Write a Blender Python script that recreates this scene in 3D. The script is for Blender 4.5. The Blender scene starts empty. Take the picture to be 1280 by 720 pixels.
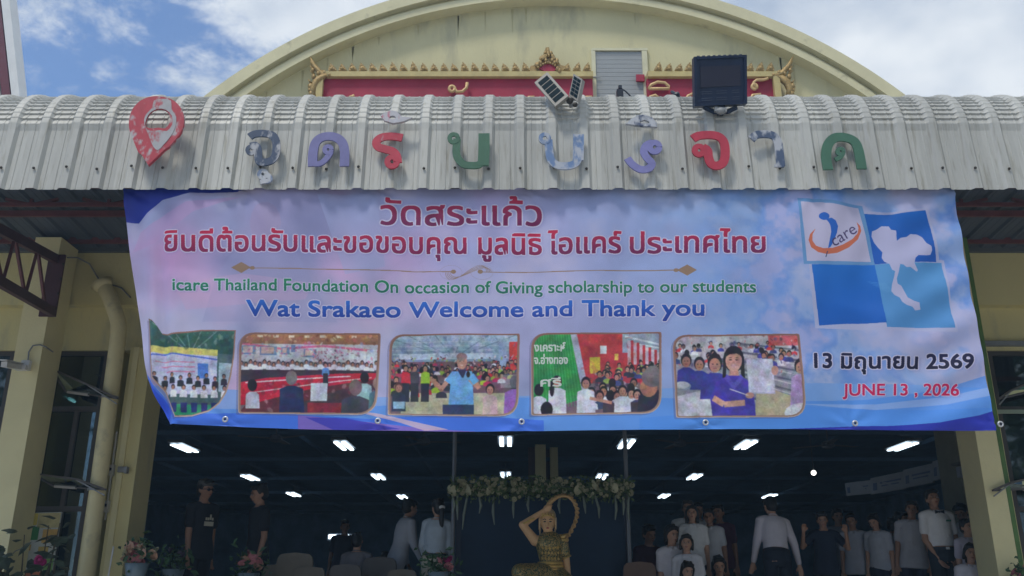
import bpy, bmesh, math, random
import numpy as np
from mathutils import Vector, Matrix
R = math.radians
random.seed(7); rng = np.random.default_rng(7)
S = bpy.context.scene
COL = S.collection

# ------------------------------------------------------------ camera
F = 1120.0; TH = R(18.6); CZ = 1.6          # focal length in photo pixels, upward tilt, eye height
cam = bpy.data.objects.new('camera', bpy.data.cameras.new('camera')); COL.objects.link(cam)
cam.location = (0, 0, CZ); cam.rotation_euler = (R(90) + TH, 0, 0)
cam.data.sensor_width = 36; cam.data.lens = F / 1280 * 36; cam.data.clip_end = 2000; cam.data.clip_start = .05
S.camera = cam
S.render.resolution_x = 1024; S.render.resolution_y = 576
S.view_settings.view_transform = 'Standard'; S.view_settings.look = 'None'
S.view_settings.exposure = 1.22; S.view_settings.gamma = 1
S.cycles.max_bounces = 6; S.cycles.use_denoising = True

def U(px, py, Y):
    """world point on the vertical plane y=Y seen at photo pixel px,py"""
    dx = (px - 640) / F; dy = (360 - py) / F
    d = (dx, math.cos(TH) - dy * math.sin(TH), math.sin(TH) + dy * math.cos(TH)); t = Y / d[1]
    return Vector((d[0] * t, Y, CZ + d[2] * t))

# ------------------------------------------------------------ world: daylight sky with cloud
SUN_DIR = Vector((-.42, -.52, 1.25)).normalized()      # towards the sun: high, behind the camera's left shoulder
W = bpy.data.worlds.new('World'); S.world = W; W.use_nodes = True
nt = W.node_tree; nt.nodes.clear()
def N(t, **k):
    n = nt.nodes.new(t)
    for a, v in k.items(): setattr(n, a, v)
    return n
sky = N('ShaderNodeTexSky', sky_type='NISHITA', sun_disc=False)
sky.sun_elevation = math.asin(SUN_DIR.z); sky.sun_rotation = math.atan2(SUN_DIR.x, SUN_DIR.y)
sky.air_density = .9; sky.dust_density = .1; sky.ozone_density = 7.0
bg1 = N('ShaderNodeBackground'); bg1.inputs[1].default_value = .08
nt.links.new(sky.outputs[0], bg1.inputs[0])
tc = N('ShaderNodeTexCoord')
mp = N('ShaderNodeMapping'); mp.inputs['Scale'].default_value = (1.0, 1.0, 1.7); nt.links.new(tc.outputs['Generated'], mp.inputs[0])
n1 = N('ShaderNodeTexNoise'); n1.inputs['Scale'].default_value = 7.0; n1.inputs['Detail'].default_value = 9; n1.inputs['Roughness'].default_value = .66; n1.inputs['Distortion'].default_value = .2
nt.links.new(mp.outputs[0], n1.inputs['Vector'])
n2 = N('ShaderNodeTexNoise'); n2.inputs['Scale'].default_value = 5.0; n2.inputs['Detail'].default_value = 9; nt.links.new(mp.outputs[0], n2.inputs['Vector'])
sep = N('ShaderNodeSeparateXYZ'); nt.links.new(tc.outputs['Generated'], sep.inputs[0])
mx = N('ShaderNodeMapRange'); mx.inputs[1].default_value = -.40; mx.inputs[2].default_value = .12; mx.inputs[3].default_value = -.03; mx.inputs[4].default_value = .42
nt.links.new(sep.outputs[0], mx.inputs[0])
ad = N('ShaderNodeMath', operation='ADD'); nt.links.new(n1.outputs[0], ad.inputs[0]); nt.links.new(mx.outputs[0], ad.inputs[1])
cr = N('ShaderNodeMapRange', interpolation_type='SMOOTHSTEP'); cr.inputs[1].default_value = .41; cr.inputs[2].default_value = .60; cr.inputs[3].default_value = .05; cr.inputs[4].default_value = .97
nt.links.new(ad.outputs[0], cr.inputs[0])
cc = N('ShaderNodeValToRGB'); cc.color_ramp.elements[0].position = .36; cc.color_ramp.elements[0].color = (.34, .40, .50, 1)
cc.color_ramp.elements[1].position = .62; cc.color_ramp.elements[1].color = (.66, .69, .72, 1); nt.links.new(n2.outputs[0], cc.inputs[0])
bg2 = N('ShaderNodeBackground'); nt.links.new(cc.outputs[0], bg2.inputs[0]); bg2.inputs[1].default_value = .60
ms = N('ShaderNodeMixShader'); nt.links.new(cr.outputs[0], ms.inputs[0]); nt.links.new(bg1.outputs[0], ms.inputs[1]); nt.links.new(bg2.outputs[0], ms.inputs[2])
wo = N('ShaderNodeOutputWorld'); nt.links.new(ms.outputs[0], wo.inputs[0])

sl = bpy.data.lights.new('sun', 'SUN'); sl.energy = 1.0; sl.angle = R(10); sl.color = (1, .94, .84)
so = bpy.data.objects.new('sun', sl); COL.objects.link(so); so.location = (-4, -6, 20)
so.rotation_euler = (-SUN_DIR).to_track_quat('-Z', 'Y').to_euler()

# ------------------------------------------------------------ materials
MATS = {}
def M(name, col, rough=.7, metal=0, var=.12, scale=4, stretch=(1, 1, 1), bump=0, bscale=30, col2=None, thr=.5, soft=.03, pscale=12, spec=.4, rand=True, sheen=0):
    if name in MATS: return MATS[name]
    m = bpy.data.materials.new(name); m.use_nodes = True; t = m.node_tree; b = t.nodes['Principled BSDF']; MATS[name] = m
    L = t.links.new
    b.inputs['Roughness'].default_value = rough; b.inputs['Metallic'].default_value = metal; b.inputs['Specular IOR Level'].default_value = spec
    tc = t.nodes.new('ShaderNodeTexCoord'); oi = t.nodes.new('ShaderNodeObjectInfo')
    v = t.nodes.new('ShaderNodeVectorMath'); v.operation = 'SCALE'; v.inputs[3].default_value = 13 if rand else 0
    cmb = t.nodes.new('ShaderNodeCombineXYZ'); [L(oi.outputs['Random'], cmb.inputs[i]) for i in range(3)]
    L(cmb.outputs[0], v.inputs[0]); a = t.nodes.new('ShaderNodeVectorMath'); a.operation = 'ADD'
    L(tc.outputs['Object'], a.inputs[0]); L(v.outputs[0], a.inputs[1])
    mp = t.nodes.new('ShaderNodeMapping'); mp.inputs['Scale'].default_value = stretch; L(a.outputs[0], mp.inputs[0])
    n = t.nodes.new('ShaderNodeTexNoise'); n.inputs['Scale'].default_value = scale; n.inputs['Detail'].default_value = 6; n.inputs['Roughness'].default_value = .65; L(mp.outputs[0], n.inputs['Vector'])
    r = t.nodes.new('ShaderNodeValToRGB'); r.color_ramp.elements[0].position = .3; r.color_ramp.elements[1].position = .7
    r.color_ramp.elements[0].color = tuple(max(0, c * (1 - var)) for c in col) + (1,); r.color_ramp.elements[1].color = tuple(min(1, c * (1 + var)) for c in col) + (1,)
    L(n.outputs[0], r.inputs[0]); out = r.outputs[0]
    if col2:
        n3 = t.nodes.new('ShaderNodeTexNoise'); n3.inputs['Scale'].default_value = pscale; n3.inputs['Detail'].default_value = 8; n3.inputs['Roughness'].default_value = .6; L(mp.outputs[0], n3.inputs['Vector'])
        mr = t.nodes.new('ShaderNodeMapRange'); mr.inputs[1].default_value = thr - soft; mr.inputs[2].default_value = thr + soft; L(n3.outputs[0], mr.inputs[0])
        mi = t.nodes.new('ShaderNodeMix'); mi.data_type = 'RGBA'; L(mr.outputs[0], mi.inputs[0]); L(out, mi.inputs[6]); mi.inputs[7].default_value = tuple(col2) + (1,); out = mi.outputs[2]
    L(out, b.inputs['Base Color'])
    if bump:
        n4 = t.nodes.new('ShaderNodeTexNoise'); n4.inputs['Scale'].default_value = bscale; n4.inputs['Detail'].default_value = 5; L(mp.outputs[0], n4.inputs['Vector'])
        bp = t.nodes.new('ShaderNodeBump'); bp.inputs['Strength'].default_value = bump; bp.inputs['Distance'].default_value = .02; L(n4.outputs[0], bp.inputs['Height']); L(bp.outputs[0], b.inputs['Normal'])
    return m
def emit(name, col, s):
    if name in MATS: return MATS[name]
    m = bpy.data.materials.new(name); m.use_nodes = True; b = m.node_tree.nodes['Principled BSDF']
    b.inputs['Base Color'].default_value = (.8, .8, .8, 1); b.inputs['Emission Color'].default_value = tuple(col) + (1,); b.inputs['Emission Strength'].default_value = s; MATS[name] = m; return m
def glass(name):
    m = bpy.data.materials.new(name); m.use_nodes = True; t = m.node_tree; t.nodes.clear(); L = t.links.new; MATS[name] = m
    o = t.nodes.new('ShaderNodeOutputMaterial'); tr = t.nodes.new('ShaderNodeBsdfTransparent'); tr.inputs[0].default_value = (.22, .32, .34, 1)
    g = t.nodes.new('ShaderNodeBsdfGlossy'); g.inputs['Roughness'].default_value = .03; g.inputs[0].default_value = (.85, .95, .95, 1)
    f = t.nodes.new('ShaderNodeFresnel'); f.inputs[0].default_value = 2.1; mm = t.nodes.new('ShaderNodeMixShader')
    L(f.outputs[0], mm.inputs[0]); L(tr.outputs[0], mm.inputs[1]); L(g.outputs[0], mm.inputs[2]); L(mm.outputs[0], o.inputs[0]); return m

CREAM = (.66, .59, .30)
m_wall = M('cream_paint', CREAM, .8, var=.07, scale=1.3, bump=.15, bscale=60, stretch=(1, 1, .35), col2=(.42, .40, .27), thr=.64, soft=.10, pscale=2.6)
m_wall2 = M('cream_paint_column', (.76, .69, .40), .75, var=.06, scale=2, bump=.1, bscale=50)
m_mould = M('cream_moulding', (.63, .59, .38), .7, var=.08, scale=3, col2=(.36, .34, .22), thr=.68, soft=.08, pscale=5)
m_sheet = M('weathered_sheet', (.45, .455, .43), .55, .1, var=.07, scale=5, stretch=(7, 7, .5), col2=(.26, .25, .20), thr=.66, soft=.12, pscale=3.5, bump=.06, bscale=20)
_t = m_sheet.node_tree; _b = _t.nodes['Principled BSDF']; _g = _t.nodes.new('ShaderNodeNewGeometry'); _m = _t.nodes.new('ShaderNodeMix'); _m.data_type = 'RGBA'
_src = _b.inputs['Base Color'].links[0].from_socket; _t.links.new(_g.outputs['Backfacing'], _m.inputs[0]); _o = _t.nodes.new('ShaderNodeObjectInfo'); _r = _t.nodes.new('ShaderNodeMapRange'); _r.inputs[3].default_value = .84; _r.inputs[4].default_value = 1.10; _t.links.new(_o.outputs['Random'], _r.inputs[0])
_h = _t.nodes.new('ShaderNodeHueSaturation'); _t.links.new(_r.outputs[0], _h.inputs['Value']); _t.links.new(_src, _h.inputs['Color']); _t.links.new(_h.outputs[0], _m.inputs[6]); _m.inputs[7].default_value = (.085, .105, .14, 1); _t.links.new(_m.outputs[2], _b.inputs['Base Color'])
m_red_steel = M('red_oxide_steel', (.15, .05, .055), .6, var=.25, scale=6, bump=.1)
m_gold = M('gilded_relief', (.36, .25, .10), .5, .3, var=.3, scale=25, bump=.3, bscale=80)
m_gold_frame = M('gold_paint', (.50, .41, .18), .55, var=.15, scale=8)
m_goldlet = M('gold_letter_paint', (.62, .42, .20), .45, .1, var=.1, scale=8)
m_redpanel = M('crimson_panel', (.33, .018, .05), .55, var=.18, scale=3)
m_dark = M('hall_veil_blue', (.085, .17, .29), .8, var=.25, scale=2)  # blue in the colour stands in for the veil over the dark hall
m_black = M('black_plastic', (.012, .016, .03), .45, var=.2, scale=10)
m_white = M('white_paint', (.66, .67, .68), .5, var=.06)
m_grey = M('grey_steel', (.26, .27, .28), .5, .3, var=.15, scale=10)
m_alu = M('aluminium', (.30, .30, .31), .45, .5, var=.12, scale=12)
m_skin = M('skin', (.50, .29, .20), .55, var=.06, scale=8)
m_skin2 = M('tan_skin', (.38, .21, .14), .55, var=.06, scale=8)
m_hair = M('black_hair', (.008, .007, .008), .4, var=.3, scale=60, stretch=(1, 1, .15), bump=.3, bscale=90)
m_glass = glass('window_glass')
m_screw = M('rusty_screw', (.03, .025, .02), .6)
m_leaf = M('leaf_green', (.045, .11, .045), .5, var=.45, scale=3)
m_wframe = M('window_frame_brown', (.07, .062, .058), .5, var=.15)

# ------------------------------------------------------------ mesh builder
ORG = {}
class MB:
    def __init__(s): s.v = []; s.f = []
    def add(s, vs, fs):
        b = len(s.v); s.v += [Vector(v) for v in vs]; s.f += [tuple(i + b for i in f) for f in fs]; return s
    def box(s, c, d, rot=None):
        x, y, z = [k / 2 for k in d]
        vs = [Vector((a * x, b_ * y, e * z)) for e in (-1, 1) for b_ in (-1, 1) for a in (-1, 1)]
        if rot is not None: vs = [rot @ v for v in vs]
        c = Vector(c); return s.add([v + c for v in vs], [(0, 2, 3, 1), (4, 5, 7, 6), (0, 1, 5, 4), (2, 6, 7, 3), (0, 4, 6, 2), (1, 3, 7, 5)])
    def span(s, a, b): return s.box([(a[i] + b[i]) / 2 for i in range(3)], [abs(a[i] - b[i]) for i in range(3)])
    def beam(s, a, b, w, h, up=(0, 0, 1)):
        a = Vector(a); b = Vector(b); d = (b - a); l = d.length; d.normalize(); x = d.cross(Vector(up))
        if x.length < 1e-4: x = d.cross(Vector((0, 1, 0)))
        x.normalize(); z = x.cross(d); rot = Matrix((x, d, z)).transposed(); return s.box((a + b) / 2, (w, l, h), rot)
    def tube(s, pts, r, n=8, cap=True):
        pts = [Vector(p) for p in pts]; m = len(pts); rr = r if isinstance(r, (list, tuple)) else [r] * m
        rings = []; ref = None
        for i, p in enumerate(pts):
            t = (pts[min(i + 1, m - 1)] - pts[max(i - 1, 0)]).normalized()
            if ref is None: ref = t.orthogonal().normalized()
            ref = (ref - t * ref.dot(t)).normalized(); w = t.cross(ref)
            rings.append([p + (ref * math.cos(2 * math.pi * k / n) + w * math.sin(2 * math.pi * k / n)) * rr[i] for k in range(n)])
        vs = [v for g in rings for v in g]; fs = []
        for i in range(m - 1):
            for k in range(n): fs.append((i * n + k, i * n + (k + 1) % n, (i + 1) * n + (k + 1) % n, (i + 1) * n + k))
        if cap: fs.append(tuple(range(n - 1, -1, -1))); fs.append(tuple((m - 1) * n + k for k in range(n)))
        return s.add(vs, fs)
    def ell(s, c, r, n=12, m=8, rot=None):
        c = Vector(c); vs = [Vector((0, 0, r[2]))]
        for i in range(1, m):
            a = math.pi * i / m
            for k in range(n):
                b = 2 * math.pi * k / n; vs.append(Vector((r[0] * math.sin(a) * math.cos(b), r[1] * math.sin(a) * math.sin(b), r[2] * math.cos(a))))
        vs.append(Vector((0, 0, -r[2]))); fs = [(0, 1 + k, 1 + (k + 1) % n) for k in range(n)]
        for i in range(m - 2):
            for k in range(n): fs.append((1 + i * n + k, 1 + (i + 1) * n + k, 1 + (i + 1) * n + (k + 1) % n, 1 + i * n + (k + 1) % n))
        e = len(vs) - 1; o = 1 + (m - 2) * n; fs += [(e, o + (k + 1) % n, o + k) for k in range(n)]
        if rot is not None: vs = [rot @ v for v in vs]
        return s.add([v + c for v in vs], fs)
    def cap(s, a, b, ra, rb, n=10, fl=1.0):
        """tapered capsule from a to b"""
        a = Vector(a); b = Vector(b); d = b - a
        if d.length < 1e-5: return s.ell(a, (ra,) * 3)
        d.normalize(); pts = []; rr = []
        for k in range(4, 0, -1): t = k / 4.3 * math.pi / 2; pts.append(a - d * ra * math.sin(t)); rr.append(ra * math.cos(t))
        pts.append(a); rr.append(ra); pts.append(b); rr.append(rb)
        for k in range(1, 5): t = k / 4.3 * math.pi / 2; pts.append(b + d * rb * math.sin(t)); rr.append(rb * math.cos(t))
        return s.tube(pts, rr, n)
    def loft(s, secs, n=16):
        """closed loft of elliptical sections (centre, rx, ry) with horizontal-ish rings"""
        vs = []; fs = []
        for (c, rx, ry) in secs:
            for k in range(n):
                a = 2 * math.pi * k / n; vs.append(Vector(c) + Vector((rx * math.cos(a), ry * math.sin(a), 0)))
        for i in range(len(secs) - 1):
            for k in range(n): fs.append((i * n + k, i * n + (k + 1) % n, (i + 1) * n + (k + 1) % n, (i + 1) * n + k))
        fs.append(tuple(range(n - 1, -1, -1))); fs.append(tuple((len(secs) - 1) * n + k for k in range(n)))
        return s.add(vs, fs)
    def prism(s, outer, holes, y0, y1, fn=None):
        """polygon in (x,z) with holes extruded from y0 to y1; fn maps (x,y,z) to a point"""
        bm = bmesh.new(); es = []
        for lp in [outer] + list(holes):
            vv = [bm.verts.new((p[0], 0, p[1])) for p in lp]
            for i in range(len(vv)): es.append(bm.edges.new((vv[i], vv[(i + 1) % len(vv)])))
        bmesh.ops.triangle_fill(bm, edges=es, use_beauty=True, use_dissolve=False)
        bm.verts.index_update(); vs = [v.co.copy() for v in bm.verts]; k = len(vs)
        tri = [tuple(v.index for v in f.verts) for f in bm.faces]
        side = [(e.verts[0].index, e.verts[1].index) for e in bm.edges if len(e.link_faces) == 1]; bm.free()
        al = [Vector((v.x, y0, v.z)) for v in vs] + [Vector((v.x, y1, v.z)) for v in vs]
        if fn: al = [Vector(fn(*v)) for v in al]
        return s.add(al, tri + [tuple(i + k for i in reversed(f)) for f in tri] + [(a, b, b + k, a + k) for a, b in side])
    def mesh(s, name, m, off=Vector((0, 0, 0)), smooth=False, fix=True):
        me = bpy.data.meshes.new(name); me.from_pydata([v - off for v in s.v], [], s.f)
        if fix:
            bm = bmesh.new(); bm.from_mesh(me); bmesh.ops.recalc_face_normals(bm, faces=bm.faces); bm.to_mesh(me); bm.free()
        if smooth: me.shade_smooth()
        if m: me.materials.append(m)
        return me
    def build(s, name, m, parent=None, smooth=False, fix=True, label=None, kind=None):
        off = ORG.get(parent.as_pointer(), Vector((0, 0, 0))) if parent else Vector((0, 0, 0))
        o = bpy.data.objects.new(name, s.mesh(name, m, off, smooth, fix)); COL.objects.link(o)
        if parent: o.parent = parent; ORG[o.as_pointer()] = off
        if label: o['label'] = label
        if kind: o['kind'] = kind
        return o
def thing(name, label, cat, loc=(0, 0, 0), group=None, rz=0, sc=1):
    o = bpy.data.objects.new(name, None); COL.objects.link(o); o.location = loc; o.rotation_euler = (0, 0, rz); o.scale = (sc,) * 3
    o['label'] = label; o['category'] = cat
    if group: o['group'] = group
    ORG[o.as_pointer()] = Vector(loc) if rz == 0 and sc == 1 else Vector((0, 0, 0)); return o
def local(o): ORG[o.as_pointer()] = Vector((0, 0, 0)); return o
def tag(o, label, cat, group=None):
    o['label'] = label; o['category'] = cat
    if group: o['group'] = group
    return o
def put(name, me, parent, loc, rot=(0, 0, 0), sc=(1, 1, 1)):
    o = bpy.data.objects.new(name, me); COL.objects.link(o); o.parent = parent
    off = ORG.get(parent.as_pointer(), Vector((0, 0, 0))) if parent else Vector((0, 0, 0))
    o.location = Vector(loc) - off; o.rotation_euler = rot; o.scale = sc; return o
def struct(o): o['kind'] = 'structure'; return o

# ------------------------------------------------------------ main planes
D = 6.5          # canopy fascia and banner
YW = 10.0        # hall front wall
FL = 1.1         # hall floor height
HC = 4.6         # hall ceiling height
Zat = lambda y, Y: U(640, y, Y).z
Z_JOINT = Zat(313, YW); Z_BEAM = Zat(381, YW); Z_WIN = Zat(434, YW)

g = MB(); g.add([(-300, -300, 0), (300, -300, 0), (300, 300, 0), (-300, 300, 0)], [(0, 1, 2, 3)])
struct(g.build('ground', M('concrete_ground', (.46, .44, .40), .85, var=.15, scale=.6, bump=.2)))
f = MB(); f.span((-13, 9.2, .02), (13, 37, FL)); struct(f.build('hall_floor', M('hall_tiles', (.20, .19, .18), .35, var=.15, scale=2)))
f = MB()
for i in range(6): f.span((-6.5, 9.2 - .3 * (6 - i) + .0, .004), (6.5, 9.2 - .3 * (5 - i) - .003, FL * (i + 1) / 7))
struct(f.build('entrance_steps', M('step_stone', (.3, .28, .26), .6)))

# ------------------------------------------------------------ hall building
hall = thing('assembly_hall', 'cream assembly hall with rounded gable and wide dark open front', 'hall', (0, YW, 0))
# pixel columns of the front wall at plane YW
XL = U(143, 575, YW).x; XLo = U(171, 570, YW).x          # pillar left of the opening
XR = U(1222, 538, YW).x; XRo = U(1240, 538, YW).x
b = MB(); b.span((-14, YW, Z_BEAM), (14, YW + .5, Z_JOINT + .35)); b.build('beam', m_wall, hall)
b = MB(); b.span((-14, YW + .14, Z_WIN), (XLo, YW + .5, Z_BEAM)); b.build('wall', m_wall, hall)
b = MB(); b.span((XR, YW + .14, Z_WIN), (14, YW + .5, Z_BEAM)); b.build('wall', m_wall, hall)
b = MB(); b.span((XLo, YW + .16, Z_WIN), (XR, YW + .5, Z_BEAM)); b.build('wall', m_wall, hall)
b = MB(); b.span((XL, YW + .02, 0.01), (XLo, YW + .48, Z_WIN)); b.build('pillar', m_wall, hall)
b = MB(); b.span((XL + .05, YW - .01, FL), (XL + .11, YW + .02, Z_WIN)); b.build('pillar_trim', m_wall2, hall)
b = MB(); b.span((XR, YW + .02, 0.01), (XRo + .05, YW + .48, Z_WIN)); b.build('pillar', m_wall, hall)
# interior shell
for a, c in (((-13, YW + .5, FL), (-12.8, 37, HC + .3)), ((12.8, YW + .5, FL), (13, 37, HC + .3)), ((-13, 36.8, FL), (13, 37, HC + .3))):
    b = MB(); b.span(a, c); b.build('inner_wall', M('hall_wall_veil_blue', (.17, .30, .46), .8, var=.3, scale=1.5), hall)  # lighter navy put into the wall colour to lift the blacks like a veil
b = MB(); b.span((-14, YW + .5, HC), (14, 37, HC + .2)); b.build('ceiling', m_dark, hall)
b = MB(); b.span((-14, YW + .503, HC + .2), (14, 37, HC + .45)); b.build('roof_slab', m_wall, hall)
for i in range(7):
    yy = 13 + i * 3.6
    b = MB(); b.span((-12.8, yy, HC - .28), (12.8, yy + .12, HC - .2)); b.build('ceiling_joist', M('joist_steel', (.07, .14, .24), .7), hall)
for i in range(11):
    xx = -10.5 + i * 2.1
    b = MB(); b.span((xx, YW + .6, HC - .19), (xx + .06, 36.7, HC - .11)); b.build('ceiling_rail', MATS['joist_steel'], hall)
# central columns far inside
for px, w in ((665, 8), (676, 12), (693, 9)):
    p = U(px, 600, 20.0 if px != 676 else 19.6); b = MB(); b.span((p.x - w * .0095, p.y, FL), (p.x + w * .0095, p.y + .3, HC - .003))
    b.build('inner_column', m_wall2 if px != 665 else M('mauve_board', (.16, .12, .14), .7), hall)
p = U(684.5, 600, 20.3); b = MB(); b.span((p.x - .12, p.y, FL), (p.x + .12, p.y + .2, HC - .003)); b.build('inner_column', MATS['mauve_board'], hall)

# gable: circle through points read on the outer curve
pts = [U(x, y, YW) for x, y in ((264, 121), (336, 74), (420, 33.6), (514, 0), (875, 0), (994, 44), (1058, 81), (1120, 119))]
A = np.array([[2 * p.x, 2 * p.z, 1] for p in pts]); Bv = np.array([p.x ** 2 + p.z ** 2 for p in pts])
cx, cz, k_ = np.linalg.lstsq(A, Bv, rcond=None)[0]; RG = math.sqrt(k_ + cx * cx + cz * cz)
ZB = Z_JOINT + .30
def arc(r, n=72, zb=ZB):
    a0 = math.asin(max(-1, (zb - cz) / r)); return [(cx + r * math.cos(a0 + (math.pi - 2 * a0) * i / n), cz + r * math.sin(a0 + (math.pi - 2 * a0) * i / n)) for i in range(n + 1)]
b = MB(); b.prism(arc(RG - .30), [], YW + .10, YW + .4); b.build('gable_wall', M('gable_paint', (.60, .56, .34), .8, var=.07, scale=1.3, bump=.15, bscale=60, stretch=(1, 1, .3), col2=(.42, .40, .27), thr=.62, soft=.10, pscale=3), hall)
def band(r0, r1, y0, y1, name, m):
    o = arc(r0); i = arc(r1); b = MB(); b.prism(o + i[::-1], [], y0, y1); return b.build(name, m, hall)
band(RG, RG - .155, YW - .12, YW + .6, 'gable_rim', m_mould)
band(RG - .157, RG - .215, YW - .02, YW + .45, 'gable_moulding', m_mould)
band(RG - .217, RG - .31, YW - .075, YW + .42, 'gable_moulding', m_mould)
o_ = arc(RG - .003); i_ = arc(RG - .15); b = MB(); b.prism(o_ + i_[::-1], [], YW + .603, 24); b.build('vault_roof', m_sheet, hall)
# little pole above the arch
p = U(491, 9, YW + .3); q = U(491, -14, YW + .3); b = MB(); b.tube([p - Vector((0, 0, .3)), q], .012, 6)
tag(b.build('lightning_rod', m_grey), 'thin grey rod on the rounded gable, left of its middle', 'rod')
# stains on the gable
for x, y, l, a in ((591, 49, 3, 20), (792, 48, 3, 10), (838, 68, 10, 25), (727, 58, 4, -40), (712, 42, 3, 60)):
    p = U(x, y, YW + .099); b = MB(); b.box((0, 0, 0), (.012 if l > 3 else .02, .004, l * .0088)); o = b.build('paint_scar', M('scar', (.22, .21, .16), .8), hall)
    o.location = p - ORG[hall.as_pointer()]; o.rotation_euler = (0, R(-a), 0)

rs_ = random.Random(41)
for k in range(16):
    t_ = rs_.uniform(.18, .82); i_r = arc(RG - .312)[int(t_ * 72)]; l_ = rs_.uniform(.12, .45); w_ = rs_.uniform(.008, .022)
    z_t = i_r[1] - .02; b = MB(); b.prism([(i_r[0] - w_, z_t), (i_r[0] + w_, z_t), (i_r[0] + w_ * .6, z_t - l_ * .5), (i_r[0] + w_ * .15, z_t - l_), (i_r[0] - w_ * .3, z_t - l_ * .6)], [], YW + .096, YW + .0985)
    b.build('rain_streak', M('rain_dirt', (.46, .42, .24), .85, var=.15, scale=20), hall)
# service door in the gable
dr = thing('louvred_door', 'grey louvred service door set into the cream gable wall', 'door', U(774, 122, YW + .03))
def pxbox(mb, x0, y0, x1, y1, Y, dep):
    a = U(x0, y1, Y); c = U(x1, y0, Y); return mb.span((a.x, Y, a.z), (c.x, Y + dep, c.z))
Yd = YW + .06
fr = MB(); pxbox(fr, 741, 61, 744, 127, Yd, .04); pxbox(fr, 805.5, 61, 808.5, 127, Yd, .04); a = U(741, 63, Yd); c = U(808.5, 60, Yd); fr.span((a.x - .01, Yd - .003, a.z), (c.x + .01, Yd + .037, c.z))
fr.build('door_frame', M('cream_trim', (.62, .60, .42), .6), dr)
m_door = M('grey_door', (.30, .32, .33), .55, var=.05)
zt = U(774, 63.5, Yd).z; zb_ = U(774, 132, Yd).z; xa = U(744.5, 90, Yd).x; xb = U(805, 90, Yd).x; n_ = 13
me = MB().box((0, 0, 0), (xb - xa, .012, (zt - zb_) / n_ - .002), Matrix.Rotation(R(-1.5), 3, 'X')).mesh('slat', m_door)
for i in range(n_): put('slat', me, dr, ((xa + xb) / 2, Yd + .025, zb_ + (i + .5) * (zt - zb_) / n_))
b = MB(); pxbox(b, 743, 62, 807, 130, Yd + .034, .004); b.build('door_leaf', M('door_leaf_grey', (.27, .28, .29), .6), dr)
b = MB(); pxbox(b, 795.5, 93, 805.5, 101, Yd - .03, .03); b.build('lock_box', m_redpanel, dr); b = MB(); pxbox(b, 805.5, 95, 810, 96.4, Yd - .02, .01); b.build('latch', m_gold_frame, dr)
for yy in (95.5,): b = MB(); pxbox(b, 741, yy, 750, yy + 1.2, Yd - .01, .008); b.build('hinge', m_grey, dr)

# ------------------------------------------------------------ temple name board
YB = YW - .02
nb = thing('name_board', 'crimson name board with gilded frame and row of flame finials', 'sign board', U(680, 120, YB))
zt = Zat(98.5, YB); zt2 = Zat(90.5, YB)
def seg(x0, x1):     # the board runs behind the door's line in two stretches
    b = MB(); b.span((U(x0, 110, YB).x, YB, ZB - .2), (U(x1, 110, YB).x, YB + .10, zt)); b.build('panel', m_redpanel, nb)
    b = MB(); a = U(x0, 95, YB).x; c = U(x1, 95, YB).x
    b.span((a, YB - .06, zt), (c, YB + .09, zt2 - .02)); b.span((a, YB - .035, zt2 - .02), (c, YB + .085, zt2)); b.build('frame_rail', m_gold_frame, nb)
seg(397, 741); seg(809, 975)
for x in (396.5, 966): b = MB(); b.span((U(x, 110, YB).x, YB - .065, ZB - .2), (U(x + 8, 110, YB).x, YB + .1, zt + .002)); b.build('frame_post', m_gold_frame, nb)
# flame finial: layered curls
def flame(s=1.0, flip=1):
    b = MB(); o = [(-.45, 0), (-.48, .25), (-.38, .42), (-.40, .62), (-.25, .80), (-.28, 1.05), (-.12, .92), (.0, .78), (.12, .74), (.16, .55), (.30, .50), (.32, .3), (.46, .22), (.45, 0)]
    o = [(x * .9 * s * flip, z * s) for x, z in o]; b.prism(o, [], 0, -.35 * s)
    b.ell((-.08 * s * flip, -.36 * s, .3 * s), (.22 * s, .12 * s, .22 * s), 8, 5); b.ell((-.2 * s * flip, -.34 * s, .62 * s), (.11 * s, .1 * s, .18 * s), 7, 5); b.ell((.2 * s * flip, -.34 * s, .2 * s), (.13 * s, .1 * s, .13 * s), 7, 5); return b
fa = flame(.118).mesh('finial', m_gold); fb = flame(.118, -1).mesh('finial', m_gold)
x = 416.0
while x < 968:
    if not (664 < x < 706 or 738 < x < 813): put('finial', fa if x < 685 else fb, nb, U(x, 90.3, YB - .01), (0, R(random.uniform(-5, 5)), 0), (1, 1, random.uniform(.85, 1.12)))
    x += 12.7
# centre crest
def PXP(pts, Y): return [(U(x, y, Y).x, U(x, y, Y).z) for x, y in pts]
b = MB(); b.prism(PXP([(661, 90.5), (663, 84), (668, 83), (672, 79), (675, 78), (679, 70), (682, 61), (686, 60.5), (688, 68), (693, 76), (698, 79), (701, 83), (706, 84), (709, 90.5)], YB), [], YB - .03, YB + .05)
b.build('crest', m_gold, nb)
b = MB(); b.prism(PXP([(673, 85), (680, 80), (686, 78), (692, 80), (698, 85), (692, 89), (680, 89)], YB - .05), [], YB - .05, YB - .031); b.build('crest_panel', m_redpanel, nb)
b = MB()
random.seed(3)
for i in range(46):
    t = random.random(); w = 20 * (1 - t) + 1.5; x = 685 + random.uniform(-1, 1) * w; y = 89 - 26 * t
    if abs(x - 685) < 11 and y > 79: continue
    p = U(x, y, YB - .05); r = .018 + .012 * (1 - t); b.ell(p, (r, r, r * 1.5), 6, 4)
for k in range(9): p = U(673 + k * 3, 84.5 - 6 * math.sin(k / 8 * math.pi), YB - .06); b.ell(p, (.018, .018, .018), 6, 4)
b.tube([U(685, 70, YB - .03), U(684.5, 60, YB - .03)], [.02, .004], 6); b.build('crest_scroll', m_gold, nb, smooth=True)
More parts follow.
